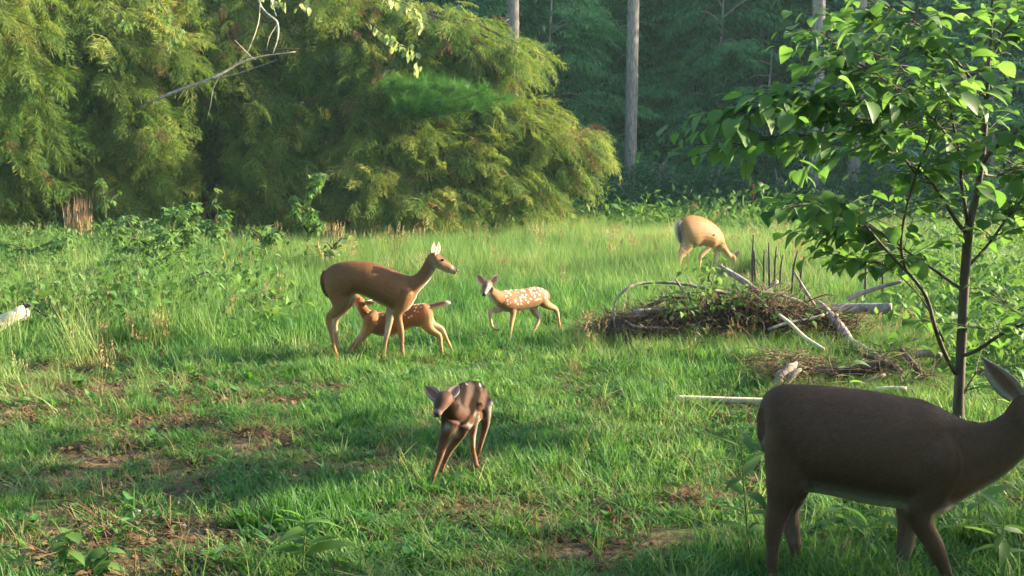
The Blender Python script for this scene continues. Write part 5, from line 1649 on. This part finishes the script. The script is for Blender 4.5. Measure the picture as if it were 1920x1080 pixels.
stick('thin dead branch arching over the left side of the heap', [(1155, 625, y_ - .3, .009), (1151, 590, y_ - .3, .011), (1156, 562, y_ - .25, .012), (1180, 538, y_ - .2, .013), (1215, 530, y_ - .1, .014), (1265, 531, y_ - .1, .015), (1310, 538, y_ - .1, .017), (1365, 551, y_, .02), (1400, 566, y_ + .05, .02)], 'dead_wood', knots=[[(1300, 537, y_ - .1, .008), (1292, 528, y_ - .15, .006), (1288, 520, y_ - .18, .004)]])
stick('stout dead limb slanting up towards the grazing doe', [(1346, 498, y_ + .5, .026), (1380, 518, y_ + .4, .030), (1402, 533, y_ + .3, .034), (1425, 553, y_ + .2, .03)], 'dead_wood', knots=[[(1356, 505, y_ + .47, .012), (1352, 494, y_ + .5, .009)]])
stick('short dark forked stick standing on the heap', [(1318, 508, y_ + .1, .007), (1332, 528, y_ + .1, .011), (1343, 545, y_ + .05, .012), (1352, 562, y_, .012)], 'dark_wood', knots=[[(1335, 490, y_ + .12, .006), (1329, 520, y_ + .1, .008), (1326, 548, y_ + .08, .008)], [(1322, 522, y_ + .1, .006), (1310, 540, y_ + .08, .006)]])
stick('short pale stub leaning on the arching branch', [(1265, 521, y_ - .15, .008), (1277, 539, y_ - .12, .012), (1288, 552, y_ - .1, .012)], 'dead_wood')
stick('knobbly dark bough lying on the left flank of the heap', [(1214, 574, y_ - .2, .014), (1235, 566, y_ - .2, .02), (1252, 558, y_ - .15, .018), (1290, 556, y_, .018)], 'dark_wood', wob=.2)
stick('grey weathered log end poking out of the heap', [(1190, 589, y_ - .1, .05), (1220, 587, y_ - .05, .052), (1280, 586, y_ + .1, .05), (1330, 588, y_ + .2, .05)], 'dead_wood', 'log', cat='log')
stick('dark thin pole under the grey log end', [(1184, 596, y_ - .25, .02), (1210, 594, y_ - .2, .02), (1260, 592, y_ - .1, .02)], 'dark_wood')
stick('low grey pole at the foot of the heap', [(1172, 602, y_ - .3, .012), (1195, 613, y_ - .35, .014), (1250, 616, y_ - .35, .016), (1330, 618, y_ - .3, .016)], 'dead_wood')
stick('long grey limb twisting down from the heap to the right', [(1535, 568, y_ + .1, .03), (1550, 582, y_ - .05, .036), (1562, 598, y_ - .2, .04), (1572, 608, y_ - .3, .044), (1585, 625, y_ - .5, .042), (1596, 640, y_ - .7, .036), (1618, 652, y_ - .85, .032), (1650, 672, y_ - 1.3, .026)], 'dead_wood', wob=.1, knots=[[(1566, 600, y_ - .22, .03), (1569, 590, y_ - .26, .02)]])
stick('thin straight pole propped against the grey limb', [(1489, 510, y_ + .1, .014), (1510, 545, y_ + .05, .015), (1540, 592, y_ - .05, .014)], 'dead_wood', wob=.02)
stick('bleached branch lying along the front of the heap', [(1440, 618, y_ - .55, .016), (1475, 606, y_ - .5, .017), (1510, 600, y_ - .45, .016), (1545, 590, y_ - .4, .013)], 'dead_wood')
stick('white broken branch crossing in front of the heap', [(1460, 590, y_ - .6, .014), (1480, 605, y_ - .65, .018), (1495, 620, y_ - .7, .019), (1512, 635, y_ - .8, .018), (1545, 655, y_ - 1.0, .015)], 'pale_wood')
stick('curved brown limb on top of the right side of the heap', [(1440, 548, y_ + .1, .012), (1470, 556, y_ + .1, .016), (1500, 566, y_ + .08, .016), (1530, 585, y_, .014)], 'dead_wood')
stick('thick pale log end lying right of the heap', [(1560, 580, y_ + .9, .058), (1610, 579, y_ + .8, .060), (1650, 579, y_ + .7, .061), (1672, 578, y_ + .65, .058)], 'dead_wood', 'log', cat='log')
stick('grey branch rising out of the grass behind the pale log end', [(1590, 560, y_ + 1.0, .03), (1630, 545, y_ + .9, .026), (1665, 534, y_ + .85, .022), (1690, 528, y_ + .8, .018)], 'dead_wood')
stick('short grey limb over the back of the heap', [(1415, 553, y_ + .4, .02), (1440, 542, y_ + .5, .022), (1458, 527, y_ + .55, .02)], 'dead_wood')
yl = G(1350, 757).y
stick('straight peeled pale pole lying in the grass beside the shaded doe', [(1266, 746, yl + .03, .014), (1276, 747.5, yl + .03, .026), (1320, 749, yl + .02, .027), (1380, 751, yl, .026), (1450, 753, yl - .02, .025), (1500, 757, yl - .04, .018)], 'pale_wood', 'peeled_pole', cat='pole', wob=.02, n=12)
for i in range(22):
    x0, y0 = MC.x + random.uniform(-.7, 1.7), MY + random.gauss(-.05, .3)
    p0 = Vector((x0, y0, float(mound(x0, y0)) * random.uniform(.5, 1.0) + .02))
    a = random.uniform(-1.9, 1.9); L = random.uniform(.35, .9)
    d = Vector((math.cos(a), math.sin(a) * .6, random.uniform(-.15, .45))) * L
    pts = [p0, p0 + d * .35 + Vector((random.gauss(0, .03), 0, random.gauss(0, .04))), p0 + d * .7 + Vector((random.gauss(0, .04), 0, random.gauss(0, .05))), p0 + d]
    r0 = random.uniform(.006, .018)
    root = empty('dead_branch', p0)
    tag(root, 'crooked forked dead branch tangled into the brown heap', 'branch', 'branches tangled in the heap')
    wd = random.choice(('dead_wood', 'dead_wood', 'dark_wood'))
    mb = MB(); mb.add(*tube(pts, [r0, r0 * .8, r0 * .6, r0 * .25], 7, 3, .15)); mb.build('wood', MAT[wd], root)
    for k in range(random.randint(1, 3)):
        q = pts[random.randint(1, 2)]
        e = q + Vector((random.gauss(0, .12), random.gauss(0, .1), random.uniform(0, .2)))
        mb = MB(); mb.add(*tube([q, q.lerp(e, .5) + Vector((0, 0, .02)), e], [r0 * .5, r0 * .4, .0015], 5, 2)); mb.build('side_branch', MAT[wd], root)
# second, nearer heap of logs behind the shaded doe
ys = G(1560, 735).y
stick('split bleached slab of wood leaning behind the shaded doe\'s back', [(1450, 728, ys + .1, .02), (1462, 708, ys + .15, .045), (1480, 692, ys + .25, .04), (1494, 680, ys + .3, .012)], 'dead_wood', 'wood_slab', cat='wood', wob=.35, knots=[[(1470, 725, ys + .1, .012), (1486, 704, ys + .15, .03), (1502, 692, ys + .2, .012)]])
stick('brown log with a pale cut end behind the shaded doe', [(1520, 700, ys + .45, .05), (1580, 697, ys + .4, .055), (1640, 688, ys + .35, .055), (1650, 687, ys + .34, .05)], 'dark_wood', 'log', cat='log')
stick('pale branch lying along the shaded doe\'s back', [(1638, 731, ys - .1, .016), (1665, 729, ys - .1, .024), (1700, 730, ys - .12, .022)], 'pale_wood')
stick('thin grey branch slanting behind the shaded doe', [(1590, 735, ys, .012), (1620, 718, ys + .1, .016), (1660, 702, ys + .15, .012)], 'dead_wood')
stick('dark leaning limb left of the sapling stem', [(1690, 655, ys + .7, .018), (1710, 680, ys + .5, .025), (1725, 700, ys + .4, .026), (1735, 725, ys + .2, .022)], 'dark_wood')
stick('dark twisted root lying left of the sapling stem', [(1620, 665, ys + .9, .02), (1650, 680, ys + .8, .03), (1680, 690, ys + .6, .03), (1700, 715, ys + .4, .02)], 'dark_wood', wob=.2)
stick('grey log behind the dark limb left of the sapling', [(1715, 665, ys + 1.0, .035), (1740, 662, ys + 1.0, .038), (1765, 668, ys + .95, .03)], 'dead_wood', 'log', cat='log')
# more loose twigs in both heaps
o = None
n = 26
x = rng.uniform(P(1440, 700, ys).x, P(1760, 700, ys).x, n); y = ys + .35 + rng.normal(0, .3, n)
o = scatter('twig_litter', PC['twigs'], np.stack([x, y, rng.uniform(.02, .16, n)], 1), np.stack([rng.normal(0, .3, n), rng.normal(0, .3, n), rng.uniform(0, 6.28, n)], 1), rng.uniform(.5, 1.1, n), rng.integers(0, 4, n))
kind(o, 'stuff'); tag(o, 'loose dead twigs scattered behind the shaded doe', 'twigs')
# dark upright dead stalks right of the grazing doe
for i, (u, v0, v1, lean) in enumerate(((1410, 528, 440, 3), (1416, 528, 470, -2), (1443, 530, 455, -2), (1452, 528, 462, 4), (1462, 530, 478, 6), (1484, 540, 470, 12), (1432, 525, 468, 1), (1500, 535, 480, 8), (1655, 545, 480, 0), (1622, 545, 490, 2))):
    b = G(u, v0 + 30)
    pts = [Vector((b.x, b.y, -.03)), P(u + lean * .3, (v0 + v1) / 2, b.y), P(u + lean, v1, b.y)]
    root = empty('dead_stalk', b)
    tag(root, 'dark dead stalk standing upright in the grass right of the grazing doe', 'stalk', 'dead stalks behind the heap')
    mb = MB(); mb.add(*tube(pts, [.016, .014, .008], 6, 3, .12)); mb.build('stem', MAT['dark_wood'], root)
    nb = MB(); q = pts[1].lerp(pts[2], random.random()); nb.add(*tube([q, q + Vector((random.choice((-1, 1)) * .04, 0, .06))], [.006, .002], 5, 1)); nb.build('side_twig', MAT['dark_wood'], root)
# fallen white log at the left edge
yw = G(20, 643).y
stick('sunlit white fallen log with a broken branch on the left bank', [(-170, 712, yw - .5, .095), (-50, 642, yw - .15, .09), (-5, 613, yw, .085), (22, 597, yw + .05, .082), (42, 586, yw + .1, .075), (48, 582, yw + .1, .06)], 'pale_wood', 'log', cat='log', wob=.08, n=14)
stick('thin brown broken branch resting on the end of the white log', [(30, 598, yw + .12, .014), (50, 574, yw + .14, .018), (64, 578, yw + .12, .014), (82, 590, yw + .05, .010), (104, 596, yw, .005)], 'dark_wood', wob=.2, knots=[[(48, 575, yw + .14, .012), (43, 562, yw + .16, .005)]])
# broken limb hanging in the cedars and pale dead twigs
stick('long broken grey limb hung up across the bare cedar', [(262, 203, 24.0, .03), (320, 175, 24.0, .034), (385, 152, 24.1, .034), (420, 135, 24.2, .028), (450, 118, 24.3, .024), (490, 106, 24.4, .018), (555, 97, 24.5, .010)], 'dead_wood', 'broken_limb', wob=.08,
      knots=[[(395, 148, 24.1, .02), (430, 142, 24.0, .012), (470, 130, 24.0, .008), (520, 112, 24, .005)], [(415, 136, 24.2, .014), (400, 165, 24.2, .01), (395, 195, 24.2, .006), (388, 225, 24.2, .004)], [(330, 170, 24, .012), (328, 185, 24, .008)]])
stick('pale forked dead twigs hanging at the top of the bare cedar', [(482, -15, 24.6, .014), (490, 12, 24.4, .014), (505, 28, 24.3, .015), (520, 42, 24.2, .016), (521, 70, 24.2, .013), (512, 100, 24.2, .008)], 'pale_wood', 'dead_twigs',
      knots=[[(488, 8, 24.4, .01), (484, 45, 24.3, .008), (468, 90, 24.2, .006), (455, 112, 24.2, .004)], [(520, 45, 24.2, .009), (505, 70, 24.2, .007), (500, 95, 24.2, .004)], [(518, 30, 24.2, .008), (510, 5, 24.3, .006)], [(440, 75, 24.3, .006), (470, 105, 24.3, .005), (480, 112, 24.3, .003)]])
# small things
b = G(1413, 392)
root = empty('marker_stake', Vector((P(1413, 364, 33).x, 33, 0)))
tag(root, 'thin orange marker stake far off at the wood edge', 'stake')
mb = MB(); mb.add(*tube([P(1413, 400, 33), P(1413, 370, 33), P(1412.5, 340, 33)], [.03, .03, .026], 8, 2)); mb.build('post', MAT['marker'], root)
mb = MB(); mb.add(*tube([P(1412.6, 345, 33), P(1412.5, 339, 33)], [.032, .030], 8, 1)); mb.build('cap', MAT['dark_wood'], root)
for i, (u, v, s) in enumerate(((258, 960, .02), (345, 985, .015), (272, 957, .018), (690, 930, .022), (1290, 672, .035), (1525, 628, .05), (1545, 640, .04))):
    p = G(u, v)
    bm = bmesh.new(); bmesh.ops.create_icosphere(bm, subdivisions=2, radius=s)
    for q in bm.verts:
        q.co *= random.uniform(.8, 1.15); q.co.z *= .7
    me = bpy.data.meshes.new('stone'); bm.to_mesh(me); bm.free(); me.materials.append(MAT['stone'])
    o = link(bpy.data.objects.new('stone', me)); o.location = p + Vector((0, 0, gz(p) + s * .5))
    tag(o, 'small pale stone lying in the grass', 'stone', 'pale stones in the grass')
# ------------------------------------------------------------------ humid morning air
HAZE = 0.0006
if HAZE:
    bm = bmesh.new()
    bmesh.ops.create_cube(bm, size=1)
    for v in bm.verts:
        v.co = Vector((v.co.x * 190, 25 + v.co.y * 140, -1.2 + (v.co.z + .5) * 22.5))
    me = bpy.data.meshes.new('haze'); bm.to_mesh(me); bm.free()
    m, nt, N, L = new_mat('haze_air')
    pv = N.new('ShaderNodeVolumePrincipled')
    pv.inputs['Color'].default_value = (0.55, 0.9, 0.85, 1)
    pv.inputs['Density'].default_value = HAZE
    pv.inputs['Anisotropy'].default_value = 0.2
    out = N.new('ShaderNodeOutputMaterial')
    L.new(pv.outputs[0], out.inputs['Volume'])
    me.materials.append(m)
    kind(link(bpy.data.objects.new('haze', me)), 'stuff')
